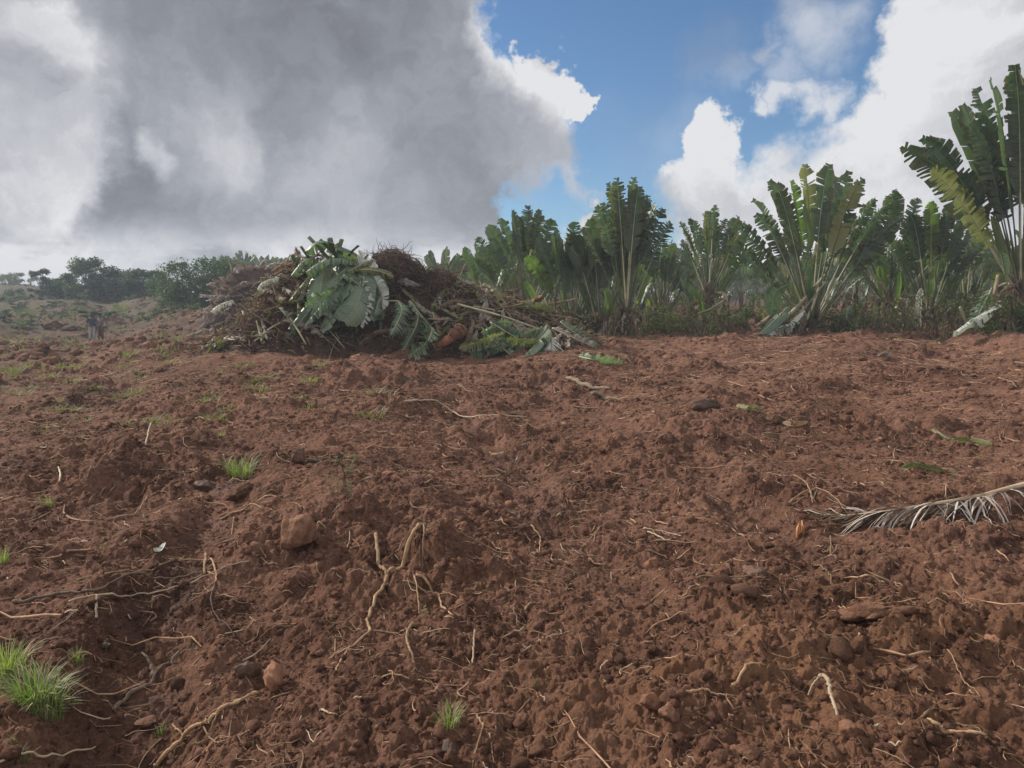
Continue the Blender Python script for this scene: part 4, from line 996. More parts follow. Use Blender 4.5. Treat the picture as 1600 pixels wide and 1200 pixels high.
# leaves lying and hanging on the heap
def lying_leaf(pp, W, label, m='leafcut', seed=0, tear=.5, droop=.5, fold=.1, depth=None, side=None, stalk=None, name='cut_leaf', cat='leaf', K=26, lift=.08, lifts=None, ms='stalkpale', sweep=.3, group=None, r=.02, surf=HP, curl=0):
    """leaf whose midrib runs through photo points pp (first = stalk end)"""
    rn = random.Random(seed)
    P = []
    for i, (a, b) in enumerate(pp):
        p = surf(a, b) if depth is None else D(a, b, depth[i] if hasattr(depth, '__len__') else depth)
        if depth is None: p = p + Vector((0, -.4, 1)).normalized()*(lift if lifts is None else lifts[i])
        P.append(p)
    mid = spline(P, K+1); 
    sd = []
    for i in range(K+1):
        T_ = (mid[min(i+1, K)]-mid[max(i-1, 0)]).normalized()
        if side is None: s = T_.cross(Vector((0, -.55, 1)).normalized())
        else: s = Vector(side)
        s = s - T_*s.dot(T_); sd.append(s.normalized())
    o = empty(name, P[0], label, cat, group)
    org = P[0]; bl = MB(); add_blade(bl, [p-org for p in mid], sd, W, rn, tear, fold, droop, sweep=sweep, curl=curl)
    mb = MB(); st = [p-org for p in mid]
    ex = []
    if stalk:
        S = [ (surf(a, b)+Vector((0, 0, lift)) if depth is None else D(a, b, depth if not hasattr(depth, '__len__') else depth[0])) - org for a, b in stalk]
        ex = spline(S + [st[0]], 8)[:-1]
    r = min(r, W*.09)
    tube(mb, ex+st, [r*(1-.75*i/(len(ex)+K)) for i in range(len(ex)+K+1)], 6)
    bl.build('blade', M[m], o); mb.build('midrib', M[ms], o); return o
LV = [
 # big fresh cluster on the left half
 ([(520, 395), (505, 430), (500, 462), (505, 492)], .42, 'broad green cut leaf hanging at the left of the fresh bunch, yellow-green at its tip', dict(seed=1, tear=.3, depth=[19.4, 18.9, 18.5, 18.3], side=(1, .1, .1), droop=.5, fold=.0)),
 ([(570, 425), (565, 455), (555, 480), (538, 503)], .38, 'green leaf with a pale midrib hanging lowest in the fresh bunch', dict(seed=2, tear=.35, depth=[18.9, 18.5, 18.3, 18.2], side=(1, .2, .35), droop=.3, fold=.1)),
 ([(560, 420), (578, 450), (582, 475), (580, 500)], .30, 'shaded green leaf on the right side of the fresh bunch', dict(seed=3, tear=.5, depth=[19, 18.7, 18.5, 18.4], side=(1, .4, .1))),
 ([(540, 425), (525, 450), (505, 468), (480, 480)], .32, 'torn green leaf fanning out left at the bottom of the fresh bunch', dict(seed=4, tear=.8, depth=[18.9, 18.5, 18.3, 18.2], side=(.3, .2, 1))),
 ([(555, 415), (530, 405), (500, 412), (478, 425)], .34, 'shiny arched leaf curling over the top left of the bunch', dict(seed=5, tear=.7, depth=[19.2, 18.9, 18.7, 18.5], side=(.1, -.8, .5), droop=1.2)),
 ([(560, 400), (530, 388), (500, 380), (478, 392)], .30, 'folded grey-green leaf near the top of the bunch', dict(seed=6, tear=.6, depth=[19.6, 19.3, 19.1, 19], side=(.1, -.7, .7), droop=1.0)),
 ([(545, 415), (520, 440), (512, 460), (520, 485)], .34, 'dark green leaf in the middle of the bunch', dict(seed=7, tear=.4, depth=[19, 18.7, 18.55, 18.45], side=(1, -.1, .2))),
 ([(590, 430), (596, 455), (590, 475), (585, 492)], .22, 'narrow grey-green leaf at the right edge of the bunch', dict(seed=8, tear=.8, depth=[19, 18.7, 18.5, 18.4], side=(1, .1, .4))),
 ([(500, 410), (485, 405), (470, 412), (455, 430)], .28, 'shredded leaf drooping at the upper left of the bunch', dict(seed=9, tear=1, depth=[19.3, 19.1, 19, 18.9], side=(.2, -.8, .6), droop=1.3)),
 ([(440, 432), (425, 436), (410, 442), (402, 452)], .15, 'pale folded leaf on the left shoulder of the heap', dict(seed=10, m='leafpale', tear=.95, depth=[19.6, 19.4, 19.2, 19.1], side=(.1, -.8, .5), droop=1.2)),
 ([(365, 470), (352, 474), (340, 480), (330, 487)], .13, 'pale curled leaf at the far left foot of the heap', dict(seed=11, m='leafpale', tear=.9, depth=19, side=(.1, -.7, .7), droop=.8)),
 # feathery leaves in the middle
 ([(622, 470), (628, 485), (620, 505), (610, 522)], .34, 'feathery torn leaf hanging in front of the dark hollow', dict(seed=12, tear=1, depth=[18.7, 18.4, 18.3, 18.2], side=(1, 0, .1), droop=.7, stalk=[(600, 470)])),
 ([(640, 470), (660, 495), (675, 515), (668, 530)], .30, 'feathery leaf with its midrib bent down at the tip, middle of the heap', dict(seed=13, tear=1, depth=[18.7, 18.4, 18.2, 18.2], side=(.6, .1, -1), droop=.3)),
 ([(676, 512), (670, 530), (655, 545), (638, 556)], .26, 'feathery leaf with its tip on the ground, below the middle of the heap', dict(seed=14, tear=1, depth=[18.2, 18.1, 18.0, 17.9], side=(.7, .1, 1), droop=.4)),
 ([(655, 490), (650, 510), (640, 530), (630, 548)], .24, 'dark feathery leaf behind the bent-down one', dict(seed=15, tear=1, depth=18.35, side=(1, .1, .1), m='leaf')),
 ([(810, 515), (790, 525), (765, 540), (735, 552)], .30, 'comb-like torn leaf pointing down left from the right end of the heap', dict(seed=16, tear=1, depth=[18.2, 18, 17.8, 17.7], side=(.3, -.5, 1), droop=.6)),
 ([(800, 505), (785, 505), (770, 512), (752, 520)], .24, 'smaller comb-like leaf above the larger comb-like one', dict(seed=17, tear=.9, depth=[18.4, 18.2, 18.1, 18], side=(.3, -.5, 1))),
 ([(858, 515), (845, 530), (825, 550), (806, 563)], .22, 'grey-green leaf folded down to the ground left of the spiky pale leaf', dict(seed=18, tear=.5, depth=[17.6, 17.4, 17.3, 17.2], side=(.8, -.2, .6), droop=.7)),
 ([(861, 526), (862, 540), (860, 555), (862, 568)], .36, 'spiky pale leaf standing on the ground at the right end of the heap', dict(seed=19, m='leafpale', tear=1, depth=[17.6, 17.35, 17.2, 17.1], side=(1, .1, .1), droop=.7, sweep=.7)),
 ([(855, 508), (850, 518), (840, 530), (835, 540)], .20, 'small green leaf above the spiky pale leaf', dict(seed=20, tear=.3, depth=[17.9, 17.8, 17.7, 17.6], side=(1, .1, .4))),
 ([(905, 562), (925, 565), (950, 568), (972, 570)], .14, 'striped green leaf lying flat at the far right foot of the heap', dict(seed=21, m='leafcut', tear=.7, depth=None, surf=G, side=(0, -.6, .8), lift=.06, droop=.3)),
 ([(800, 480), (830, 478), (850, 482), (862, 488)], .14, 'olive fading leaf near the top right of the heap', dict(seed=22, m='leafolive', tear=.5, depth=[19.6, 19.4, 19.3, 19.2], side=(0, -.6, .8))),
 ([(470, 470), (455, 485), (448, 505), (440, 520)], .22, 'brown shrivelled leaf hanging below the shredded one', dict(seed=23, m='leafdry', tear=1, depth=18.9, side=(1, .1, .2), droop=1)),
]
for pp, W, lab, kw in LV: lying_leaf(pp, W, lab, **kw)
rr = random.Random(55)
for i in range(26):
    x0 = rr.uniform(498, 585); y0 = rr.uniform(385, 450); a = rr.gauss(1.5, .6) ; L = rr.uniform(40, 80); dpt = 19.5 - (y0-385)*.012
    pp = [(x0+math.cos(a+.25*(k-1))*L*k/3, y0+math.sin(a)*L*k/3 + 4*k*k*.6) for k in range(4)]
    lying_leaf(pp, rr.uniform(.16, .34), 'torn green or grey-green leaf in the fresh bunch on the heap', seed=900+i, m=rr.choice(('leafcut', 'leafcut', 'leaf', 'leafpale', 'leafolive')), tear=rr.uniform(.5, 1), depth=[dpt, dpt-.25, dpt-.4, dpt-.5], side=(rr.gauss(.5, .5), rr.gauss(-.3, .3), rr.gauss(.4, .4)), droop=rr.uniform(.4, 1.2), group='torn leaves of the fresh bunch')
for i in range(12):
    x0 = rr.uniform(730, 880); y0 = rr.uniform(500, 540) ; a = rr.choice((rr.gauss(.4, .25), rr.gauss(2.7, .3))); L = rr.uniform(50, 85); d_ = 18.1-(y0-500)*.012
    pp = [(x0+math.cos(a)*L*k/3, min(563, y0+math.sin(abs(a))*L*k/3 + k*3)) for k in range(4)]
    lying_leaf(pp, rr.uniform(.16, .26), 'long torn frond splayed low on the right foot of the heap', seed=1200+i, m=rr.choice(('leafcut', 'leafolive', 'leaf', 'leafgrey', 'leafcut')), tear=rr.uniform(.9, 1), depth=[d_, d_-.2, d_-.35, d_-.45], side=(rr.gauss(.1, .3), rr.gauss(-.5, .3), rr.gauss(.8, .3)), droop=rr.uniform(.5, 1.1), group='torn fronds on the right foot of the heap')
for i in range(34):
    x0 = rr.uniform(350, 900); top = float(np.interp(x0, [p[0] for p in PROF], [p[1] for p in PROF])); y0 = rr.uniform(top+6, min(top+80, 535)); a = rr.gauss(1.4, .7); L = rr.uniform(25, 55)
    pp = [(x0+math.cos(a)*L*k/3, min(545, y0+math.sin(a)*L*k/3)) for k in range(4)]
    lying_leaf(pp, rr.uniform(.10, .22), 'half-withered torn leaf hanging on the front of the debris heap', seed=950+i, m=rr.choice(('leafcut', 'leafgrey', 'leafdry', 'leafgrey', 'leafolive', 'leafdry')), tear=rr.uniform(.8, 1), side=(rr.gauss(.5, .5), rr.gauss(-.3, .3), rr.gauss(.5, .4)), droop=rr.uniform(.6, 1.4), lift=.12, group='half-withered leaves on the front of the heap', K=18)
# chopped stalk ends sticking up out of the bunch
for i, (a, b, c, d, w_) in enumerate([(520, 412, 482, 370, 10), (533, 410, 500, 374, 8), (522, 400, 515, 372, 9), (527, 402, 534, 374, 7), (545, 400, 560, 384, 5), (490, 415, 470, 385, 6), (512, 405, 528, 380, 3), (470, 425, 456, 398, 8), (462, 425, 466, 402, 6), (565, 415, 575, 398, 4)]):
    mb = MB(); p0 = D(a, b, 19.4); p1 = D(c, d, 19.1); org = p0
    tube(mb, [p0-org, (p0.lerp(p1, .5)+Vector((0, -.03, .02)))-org, p1-org], [w_/2400*19, w_/2400*19.5, w_/2400*20], 8, flat=.5)
    o = mb.build('cut_stalk', M['leafcut'] if i % 3 == 0 else M['stalk'], loc=p0)
    tag(o, 'chopped green stalk end sticking up from the top of the fresh bunch', 'stalk', 'chopped stalk ends on top of the heap')
# long pale stalks on the right half
for i, (a, b, c, d, w_, lab) in enumerate([(715, 478, 862, 523, 6, 'long pale stalk reaching from mid heap to the spiky leaf'), (740, 482, 850, 508, 5, 'upper pale stalk beside the longest one'), (780, 470, 870, 505, 6, 'brown stalk along the upper right edge of the heap'),
        (800, 505, 868, 530, 5, 'short pale stalk ending by the small green leaf'), (790, 515, 850, 545, 4, 'thin stalk crossing the comb-like leaves'), (850, 505, 880, 540, 5, 'brown stalk leaning off the right end of the heap'),
        (760, 460, 800, 500, 5, 'steep brown stalk on the right half of the heap'), (400, 535, 452, 500, 6, 'long pale root reaching down the left side of the heap'), (455, 500, 480, 540, 5, 'pale bare root in the dark left hollow of the heap'), (500, 505, 540, 545, 3, 'thin stick leaning in the dark hollow')]):
    w_ *= .62; mb = MB(); p0 = HP(a, b)+Vector((0, -.1, .04)); p1 = HP(c, d)+Vector((0, -.1, .03)); m_ = p0.lerp(p1, .5)+Vector((0, -.05, .05))
    tube(mb, [q_-p0 for q_ in spline([p0, m_, p1], 10)], [w_/2400*18.5*(1.1-.05*k) for k in range(10)], 6, rnd=random.Random(i))
    tag(mb.build('long_stalk', M['stalkdry'] if 'brown' in lab else M['stalkpale'], loc=p0), lab, 'stalk')
# grey and brown dead leaves strewn over the heap, shared meshes
dl = []
for s in range(6):
    rn = random.Random(800+s); bl = MB(); n = 14; mid = [Vector((i/n, .12*math.sin(i/n*3+s), .10*math.sin(i/n*math.pi)*rn.uniform(.5, 1.5))) for i in range(n+1)]
    add_blade(bl, mid, [Vector((0, 1, 0))]*(n+1), .17, rn, .9, .1, .8); tube(bl, [Vector((-.5, .05, .02))]+mid, [.012]*(n+2), 4, mi=1)
    o = bl.build('dead_leaf', [M[('leafdry', 'leafgrey', 'leafolive')[s % 3]], M['stalkdry']]); dl.append(o.data); bpy.data.objects.remove(o)
cnt = 0
while cnt < 80:
    x = rr.uniform(hx[0]+.3, hx[-1]-.1); y = YC + rr.uniform(-2.0, .6)
    if float(heap_h(np.array([x]), np.array([y]))[0]) < .15: continue
    o = bpy.data.objects.new('dead_leaf', rr.choice(dl)); link(o); place_on_heap(o, x, y, rr.uniform(0, 6.28), rr.uniform(.02, .12), rr.gauss(0, .2)); L = rr.uniform(.5, 1.1)
    o.scale = (L, L, L); tag(o, 'withered torn leaf lying on the debris heap', 'leaf', 'withered leaves on the debris heap'); cnt += 1
# felled trunk with orange ringed end
def felled_trunk():
    P = [HP(682, 546)+Vector((0, -.25, .10)), HP(700, 540)+Vector((0, -.35, .13)), HP(715, 532)+Vector((0, -.38, .16)), HP(726, 525)+Vector((0, -.30, .18))]
    s = spline(P, 26); rad = []
    for i in range(26):
        t = i/25; r_ = .07+.11*t; rad.append(r_*(1+.05*math.sin(i*2.1)) * (1 if t < .96 else .72))
    o = empty('felled_trunk', P[0], 'felled palm trunk with an orange ringed butt, lying at the foot of the heap', 'log')
    mb = MB(); tube(mb, [p-P[0] for p in s[:14]], rad[:14], 14, rnd=random.Random(3)); mb.build('bark', M['stump'], o)
    mb = MB(); tube(mb, [p-P[0] for p in s[13:]], [r_*1.03 for r_ in rad[13:]], 16, rnd=random.Random(4)); mb.build('butt', M['stump'], o)
    for k in (15, 18, 21):
        mb = MB(); tube(mb, [s[k]-P[0], s[k].lerp(s[k+1], .35)-P[0]], rad[k]*1.09, 16); mb.build('leaf_scar', M['heap'], o)
felled_trunk()
# ball of roots on top
def root_ball(px, py, dp, r_, label, n=420, seed=1):
    c = D(px, py, dp); rn = random.Random(seed); o = empty('root_ball', c, label, 'root ball')
    v, f = rock_shape(ICO2, np.random.default_rng(seed), .2, 3); core = bpy.data.objects.new('earth_core', mesh_np('earth_core', v*r_*np.array([1, .9, .85]), f, M['heap'])); link(core); core.parent = o
    mb = MB()
    for i in range(n):
        u = Vector((rn.gauss(0, 1), rn.gauss(0, 1), rn.gauss(0, 1))).normalized(); t = u.cross(Vector((rn.gauss(0, 1), rn.gauss(0, 1), rn.gauss(0, 1)))).normalized()
        p = u*r_*rn.uniform(.85, 1.05); pts = [p]
        for k in range(5):
            t = (t + Vector((rn.gauss(0, .3), rn.gauss(0, .3), rn.gauss(0, .3))) - u*.15).normalized(); p = p+t*r_*.2; 
            if p.length < r_*.85: p = p.normalized()*r_*.9
            pts.append(p)
        tube(mb, pts, [.010, .010, .009, .008, .006, .003], 3, cap=False)
    mb.build('root_tangle', M['bark'], o)
root_ball(612, 424, 20.0, .56, 'round ball of tangled brown roots on the crest of the heap', n=900, seed=5)
root_ball(640, 432, 20.3, .40, 'lower second ball of tangled roots right of the round one', n=400, seed=6)
root_ball(688, 446, 19.8, .42, 'dark low lump of tangled roots on the right of the crest', n=400, seed=7)
# thin sapling standing on the heap crest
mb = MB(); b0 = D(712, 452, 20.5); tube(mb, [Vector((0, 0, -.1)), Vector((.05, 0, .3)), Vector((.14, 0, .55)), Vector((.18, 0, .8))], [.012, .010, .007, .003], 4)
sap = empty('sapling', b0, 'thin leafless-looking sapling standing on the heap crest at right', 'sapling'); mb.build('stem', M['bark'], sap)
mb = MB(); rn = random.Random(2)
leafcloud(mb, [((.16, 0, .7), .10), ((.1, 0, .45), .07), ((.18, 0, .85), .06)], 22, .05, rn); mb.build('leaves', M['under'], sap, smooth=False)

# mound of earth and palm debris further back, left behind the heap
def back_mound():
    b = at_depth(405, 45); top = D(405, 417, 45).z; h = top-b.z
    v, f = rock_shape(ICO3, np.random.default_rng(88), .15, 3)
    v = v*np.array([3.0/abs(v[:, 0]).max(), 2.0/abs(v[:, 1]).max(), h/v[:, 2].max()]); o = bpy.data.objects.new('earth_mound', mesh_np('earth_mound', v, f, M['heap'])); link(o); o.location = b
    tag(o, 'grey-brown mound of withered debris further back, left behind the heap', 'mound'); return b, h, v
mb_, mh_, mv_ = back_mound()
for i in range(110):
    k_ = rr.randrange(len(mv_))
    while mv_[k_][2] < 0 or mv_[k_][1] > .4: k_ = rr.randrange(len(mv_))
    o = bpy.data.objects.new('dead_leaf', rr.choice((dl[1], dl[4], dl[4], dl[0]))); link(o); L = rr.uniform(.7, 1.4); o.scale = (L, L, L)
    o.location = mb_ + Vector(mv_[k_])*1.03; o.rotation_euler = (rr.uniform(-.9, .3), rr.uniform(-.7, .7), rr.uniform(0, 6.28))
    tag(o, 'withered leaf draped over the distant debris mound', 'leaf', 'withered leaves on the distant mound')

# ------------------------------------------------------------------ felled leaves at the feet of the palms
FL = [([(1255, 485), (1235, 505), (1215, 515), (1200, 524)], .34, 'large pale green leaf lying at the foot of the broad palm', dict(seed=31, m='leafpale', tear=.9, depth=[22.8, 22.6, 22.5, 22.4], side=(.5, -.5, .8), stalk=[(1290, 440)], ms='stalkpale')),
      ([(1230, 480), (1215, 495), (1200, 510), (1188, 520)], .26, 'second pale cut leaf left of the broad palm, with a smooth blade', dict(seed=32, m='leafcut', tear=.15, depth=[23, 22.9, 22.8, 22.7], side=(1, -.2, .5))),
      ([(1230, 445), (1212, 455), (1208, 470), (1206, 492)], .26, 'upright dark paddle leaf standing left of the broad palm', dict(seed=33, m='leaf', tear=0, depth=23.2, side=(1, .1, 0), droop=.1)),
      ([(1440, 450), (1438, 470), (1436, 490), (1438, 512)], .17, 'silvery torn leaf hanging to the ground between two right-hand palms', dict(seed=34, m='leafpale', tear=.8, depth=24.4, side=(1, .1, .1))),
      ([(1562, 470), (1545, 485), (1520, 500), (1490, 520)], .34, 'silvery cut leaf leaning by the foot of the giant palm', dict(seed=35, m='leafpale', tear=.7, depth=[19.6, 19.4, 19.2, 19.1], side=(.4, -.5, .9))),
      ([(1550, 450), (1540, 470), (1530, 490), (1520, 512)], .28, 'torn grey-green leaf behind the silvery one at the giant palm', dict(seed=36, m='leafcut', tear=1, depth=[20, 19.8, 19.7, 19.6], side=(1, -.2, .3))),
      ([(1328, 478), (1322, 495), (1330, 508), (1345, 520)], .24, 'drooping grey-green leaf right of the broad palm foot', dict(seed=37, m='leafcut', tear=.8, depth=23, side=(1, -.3, .2))),
      ([(955, 500), (945, 512), (938, 524), (930, 534)], .16, 'small pinkish dead leaf hanging between the middle palms', dict(seed=38, m='leafgrey', tear=1, depth=24.2, side=(1, -.1, .3))),
      ([(872, 505), (880, 518), (884, 530), (882, 538)], .16, 'tan dead leaf by the right end of the heap', dict(seed=39, m='leafgrey', tear=1, depth=21.5, side=(1, -.1, .3))),
      ([(948, 450), (949, 462), (948, 475), (946, 490)], .13, 'glowing yellow-green leaf low in front of the tall narrow palm', dict(seed=40, m='leafyoung', tear=.1, depth=24.1, side=(1, .1, 0), ms='stalk')),
      ([(820, 440), (828, 452), (833, 465), (836, 478)], .16, 'bright green drooping leaf at the foot of the leftmost palm', dict(seed=41, m='leafyoung', tear=.1, depth=25.2, side=(1, .1, 0), ms='stalk')),
      ([(1405, 425), (1405, 445), (1402, 462), (1400, 480)], .13, 'lemon-green leaf with a yellow stalk under the rounded palm', dict(seed=42, m='leafyoung', tear=.1, depth=25.2, side=(1, .1, 0), ms='stalk')),
      ([(1460, 420), (1456, 435), (1455, 450), (1454, 465)], .13, 'bright young leaf hanging in the leafy right-hand palm', dict(seed=43, m='leafyoung', tear=.1, depth=25.2, side=(1, .1, 0), ms='stalk')),
      ([(1258, 320), (1262, 345), (1268, 370), (1264, 392)], .12, 'bright sunlit folded leaf in the heart of the broad palm', dict(seed=44, m='leafyoung', tear=.1, depth=22.9, side=(1, .1, 0), ms='stalk'))]
for pp, W, lab, kw in FL: lying_leaf(pp, W, lab, **kw)
for i, (a, b, c, d, w_) in enumerate([(1210, 515, 1290, 430, 6), (1225, 520, 1275, 455, 5), (1260, 500, 1280, 450, 4), (1180, 510, 1215, 485, 6), (1500, 480, 1520, 520, 4), (1545, 490, 1560, 430, 5), (1130, 470, 1090, 490, 3), (1375, 440, 1400, 490, 5), (1400, 480, 1435, 500, 4)]):
    mb = MB(); dpt = 24 if a < 1450 else 20.5; p0 = D(a, b, dpt-.9); p1 = D(c, d, dpt-.4)
    tube(mb, [q_-p0 for q_ in spline([p0, p0.lerp(p1, .5)+Vector((0, 0, -.05)), p1], 7)], [w_/2400*dpt]*7, 6, rnd=random.Random(i))
    tag(mb.build('leaning_stalk', M['stalkpale'] if i % 2 == 0 else M['stalkdry'], loc=p0), 'pale stripped stalk leaning at the edge of the palm row', 'stalk', 'stripped stalks leaning by the palms')

# ------------------------------------------------------------------ dead frond and scraps in the field
def dead_frond():
    rn = random.Random(61); d0, d1 = G(1600, 792).y, G(1312, 812).y; P = [D(a, b, (d1+(d0-d1)*(a-1312)/288)*(1-.035*min(1, (a-1312)/80))) for a, b in ((1700, 735), (1600, 757), (1530, 775), (1460, 787), (1390, 798), (1312, 807))]
    mid = spline(P, 60); org = P[1]; o = empty('dead_frond', org, 'long grey dead frond lying at the right edge of the field', 'frond')
    mb = MB(); tube(mb, [p-org for p in mid], [.026*(1-.8*(i/59)**.8) for i in range(60)], 7); mb.build('midrib', M['straw'], o)
    bl = MB()
    for i in range(330):
        t = (.40 + .59*rn.random()**.9) if rn.random() < .95 else rn.uniform(.26, .4); k = int(t*59); p = mid[k].copy(); T = (mid[min(59, k+1)]-mid[k-1]).normalized(); S = T.cross(Vector((0, 0, 1))).normalized()*rn.choice((-1, 1))
        L = rn.uniform(.25, .8)*(1.15-.6*t); d = (T*rn.uniform(1.5, 3.5) + S*rn.uniform(.1, 1)*(2.6 if rn.random() < .08 else .6) + Vector((0, 0, rn.gauss(.15, .35)))).normalized(); w_ = rn.uniform(.003, .010); tw = rn.uniform(-1, 1)
        vs = []; at = []; n = 6; q_ = p
        for j in range(n+1):
            gz = gh(q_.x, q_.y)+.012; 
            if q_.z < gz: q_.z = gz + rn.uniform(0, .015)
            s_ = d.cross(Vector((tw, .3, 1))).normalized()*w_*(1-(j/n)**3*.8); vs += [q_-s_-org, q_+s_-org]; at += [(j*.1, 0, 0), (j*.1, .3, 0)]
            d = (d + Vector((rn.gauss(0, .08), rn.gauss(0, .08), -.15))).normalized(); q_ = q_ + d*L/n
        bl.add(vs, [(2*j, 2*j+1, 2*j+3, 2*j+2) for j in range(n)], rn.choice((0, 1, 1, 2)), at)
    for i in range(26):     # long bleached strips hanging from the bare end of the midrib
        t = rn.uniform(.27, .62); p = mid[int(t*59)].copy(); d = Vector((rn.uniform(-.9, .5), -rn.uniform(.2, 1), rn.uniform(-.3, .5))).normalized(); L = rn.uniform(.2, .5); w_ = rn.uniform(.003, .009); vs = []; q_ = p
        for j in range(6):
            q_.z = max(q_.z, gh(q_.x, q_.y)+.01); s_ = d.cross(Vector((rn.uniform(-.3, .3), .2, 1))).normalized()*w_*(1-(j/5)**2*.7); vs += [q_-s_-org, q_+s_-org]
            d = (d+Vector((rn.gauss(0, .1), 0, -.38))).normalized(); q_ = q_+d*L/5
        bl.add(vs, [(2*j, 2*j+1, 2*j+3, 2*j+2) for j in range(5)], 2)
    bl.build('leaflets', [M['leafgrey'], M['leafdry'], M['leafstrip']], o)
dead_frond()
lying_leaf([(1455, 683), (1480, 692), (1515, 696), (1548, 700)], .05, 'faded leaf blade lying on the soil near the right edge', m='leafolive', seed=63, tear=.7, droop=.3, surf=G, lift=.03, K=12, side=(0, -.5, .8))
lying_leaf([(1405, 735), (1430, 731), (1450, 733), (1475, 738)], .045, 'small olive leaf strip below the faded blade', m='leafolive', seed=64, tear=.4, surf=G, lift=.03, K=10, side=(0, -.5, .8))
lying_leaf([(1150, 637), (1165, 645), (1180, 650), (1200, 658)], .06, 'pale green leaf scrap in the far middle of the field', m='leafolive', seed=65, tear=.7, surf=G, lift=.03, K=8, side=(0, -.5, .8))
lying_leaf([(1190, 683), (1205, 685), (1218, 688)], .05, 'brown leaf scrap below the pale green scrap', m='leafdry', seed=66, tear=.7, surf=G, lift=.03, K=8, side=(0, -.5, .8))
lying_leaf([(1222, 662), (1240, 668), (1262, 664)], .06, 'tan curled leaf scrap right of the pale green scrap', m='leafdry', seed=67, tear=.7, surf=G, lift=.03, K=8, side=(0, -.5, .8))
lying_leaf([(245, 877), (250, 868), (259, 856)], .022, 'small white leaf standing on the left slope', m='leafpale', seed=68, tear=.0, surf=G, lift=.04, K=8, side=(1, 0, .2))
lying_leaf([(1372, 560), (1380, 556), (1388, 562)], .10, 'small bleached leaf far back on the right of the field', m='leafgrey', seed=69, tear=.7, surf=G, lift=.06, K=8, side=(1, -.3, .5))
lying_leaf([(380, 1042), (402, 1024), (424, 1002)], .012, 'curled grey leaf beside the low dark rock', m='leafgrey', seed=70, tear=.3, surf=G, lift=.02, K=8, side=(.6, -.3, .7))
def chip(px, py, w_, h_, label, lean=.2, seed=1, name='wood_splinter'):
    p = G(px, py); k = p.y/1200; r = random.Random(seed); mb = MB()
    for j in (-1, 1):
        x0 = j*w_*k*.27; pts = [(x0, 0, -.02), (x0*1.1+.004*r.random(), .01, h_*k*.5), (x0*.5+lean*h_*k*.3, .02, h_*k*(.9+.1*j))]
        tube(mb, pts, [w_*k*.26, w_*k*.24, w_*k*.06], 7, flat=.45, rnd=r)
    tag(mb.build(name, M['orange'], loc=p), label, 'splinter')
chip(1250, 838, 16, 26, 'bright orange split piece of wood standing beside the hollow', seed=2)
rock(1548, 776, 62, 'orange-brown slab of bark behind the grey frond', 'stump', seed=81, sink=.25, hr=.55, name='bark_slab', cat='bark')
rock(605, 743, 34, 'flat orange brick-like chip left of centre', 'stump', seed=82, sink=.35, hr=.3, name='bark_chip', cat='bark')

# ------------------------------------------------------------------ grass tufts and weeds
def tuft(px, py, wpx, hpx, n, label, seed, m='grass', group=None, spread=.75):
    p = G(px, py); k = p.y/1200; W = wpx*k/2; H = hpx*k; rn = random.Random(seed); mb = MB()
    for i in range(n):
        a = rn.uniform(0, 6.28); q_ = rn.random()**.7*W*.6; b = Vector((math.cos(a)*q_, math.sin(a)*q_, 0)); b.z = gh(p.x+b.x, p.y+b.y)-p.z-.005
        a2 = a+rn.gauss(0, .6); o_ = Vector((math.cos(a2), math.sin(a2), 0)); h = H*rn.uniform(.5, 1.1); ln = rn.uniform(.2, 1.0)*spread
        s = Vector((-o_.y, o_.x, 0))*max(.0012, H*.013); pts = []
        for t in (0, .35, .7, 1): pts.append(b + o_*(h*ln*t*t) + Vector((0, 0, h*(t-.38*ln*t*t*t))))
        vs = []; at = []
        for j, q in enumerate(pts):
            w_ = (1, .95, .65, .1)[j]; vs += [q-s*w_, q+s*w_]; at += [(j*.1, 0, 0), (j*.1, .3, 0)]
        mb.add(vs, [(0, 1, 3, 2), (2, 3, 5, 4), (4, 5, 7, 6)], 1 if rn.random() < .22 else 0, at)
    return tag(mb.build('grass_tuft', [M[m], M['straw']], loc=p), label, 'grass tuft', group)
tuft(62, 1100, 120, 66, 380, 'largest bright green grass tuft at the lower left edge', 1, spread=1.1)
tuft(14, 1065, 70, 70, 190, 'grass tuft cut by the left edge beside the largest one', 2)
tuft(120, 1030, 34, 24, 60, 'small low grass tuft above right of the largest one', 3)
tuft(700, 1150, 60, 44, 90, 'thin grass tuft at the bottom centre', 4)
tuft(375, 752, 76, 42, 150, 'yellow-green grass tuft left of centre in mid field', 5, spread=1)
tuft(250, 1150, 30, 20, 40, 'tiny grass sprig beside the long bottom root', 6)
tuft(32, 1190, 60, 26, 70, 'flat green sprig in the bottom left corner', 7)
tuft(72, 790, 34, 22, 40, 'small faint grass tuft on the left slope', 8)
tuft(5, 880, 22, 34, 40, 'grass blades at the left edge in mid field', 9)
tuft(203, 560, 46, 18, 90, 'pale grass tuft right of the two people', 10, 'weed')
tuft(190, 488, 44, 20, 90, 'light green shrubby tuft in the far left field', 11, 'weed')
tuft(500, 575, 46, 14, 60, 'small weed tuft below the left of the heap', 12, 'weed')
tuft(20, 590, 40, 30, 60, 'small pale bush at the far left edge', 13, 'weed')
tuft(345, 685, 24, 12, 40, 'tiny green tuft above the yellow-green tuft', 14)
tuft(840, 1080, 30, 10, 24, 'sparse sprout near the bottom centre right', 15, 'weed')
rr = random.Random(19); tp = []
for i in range(4):
    o = tuft(800, 800, 60, 30, 60, 'x', 100+i, 'weed'); tp.append(o.data); bpy.data.objects.remove(o)
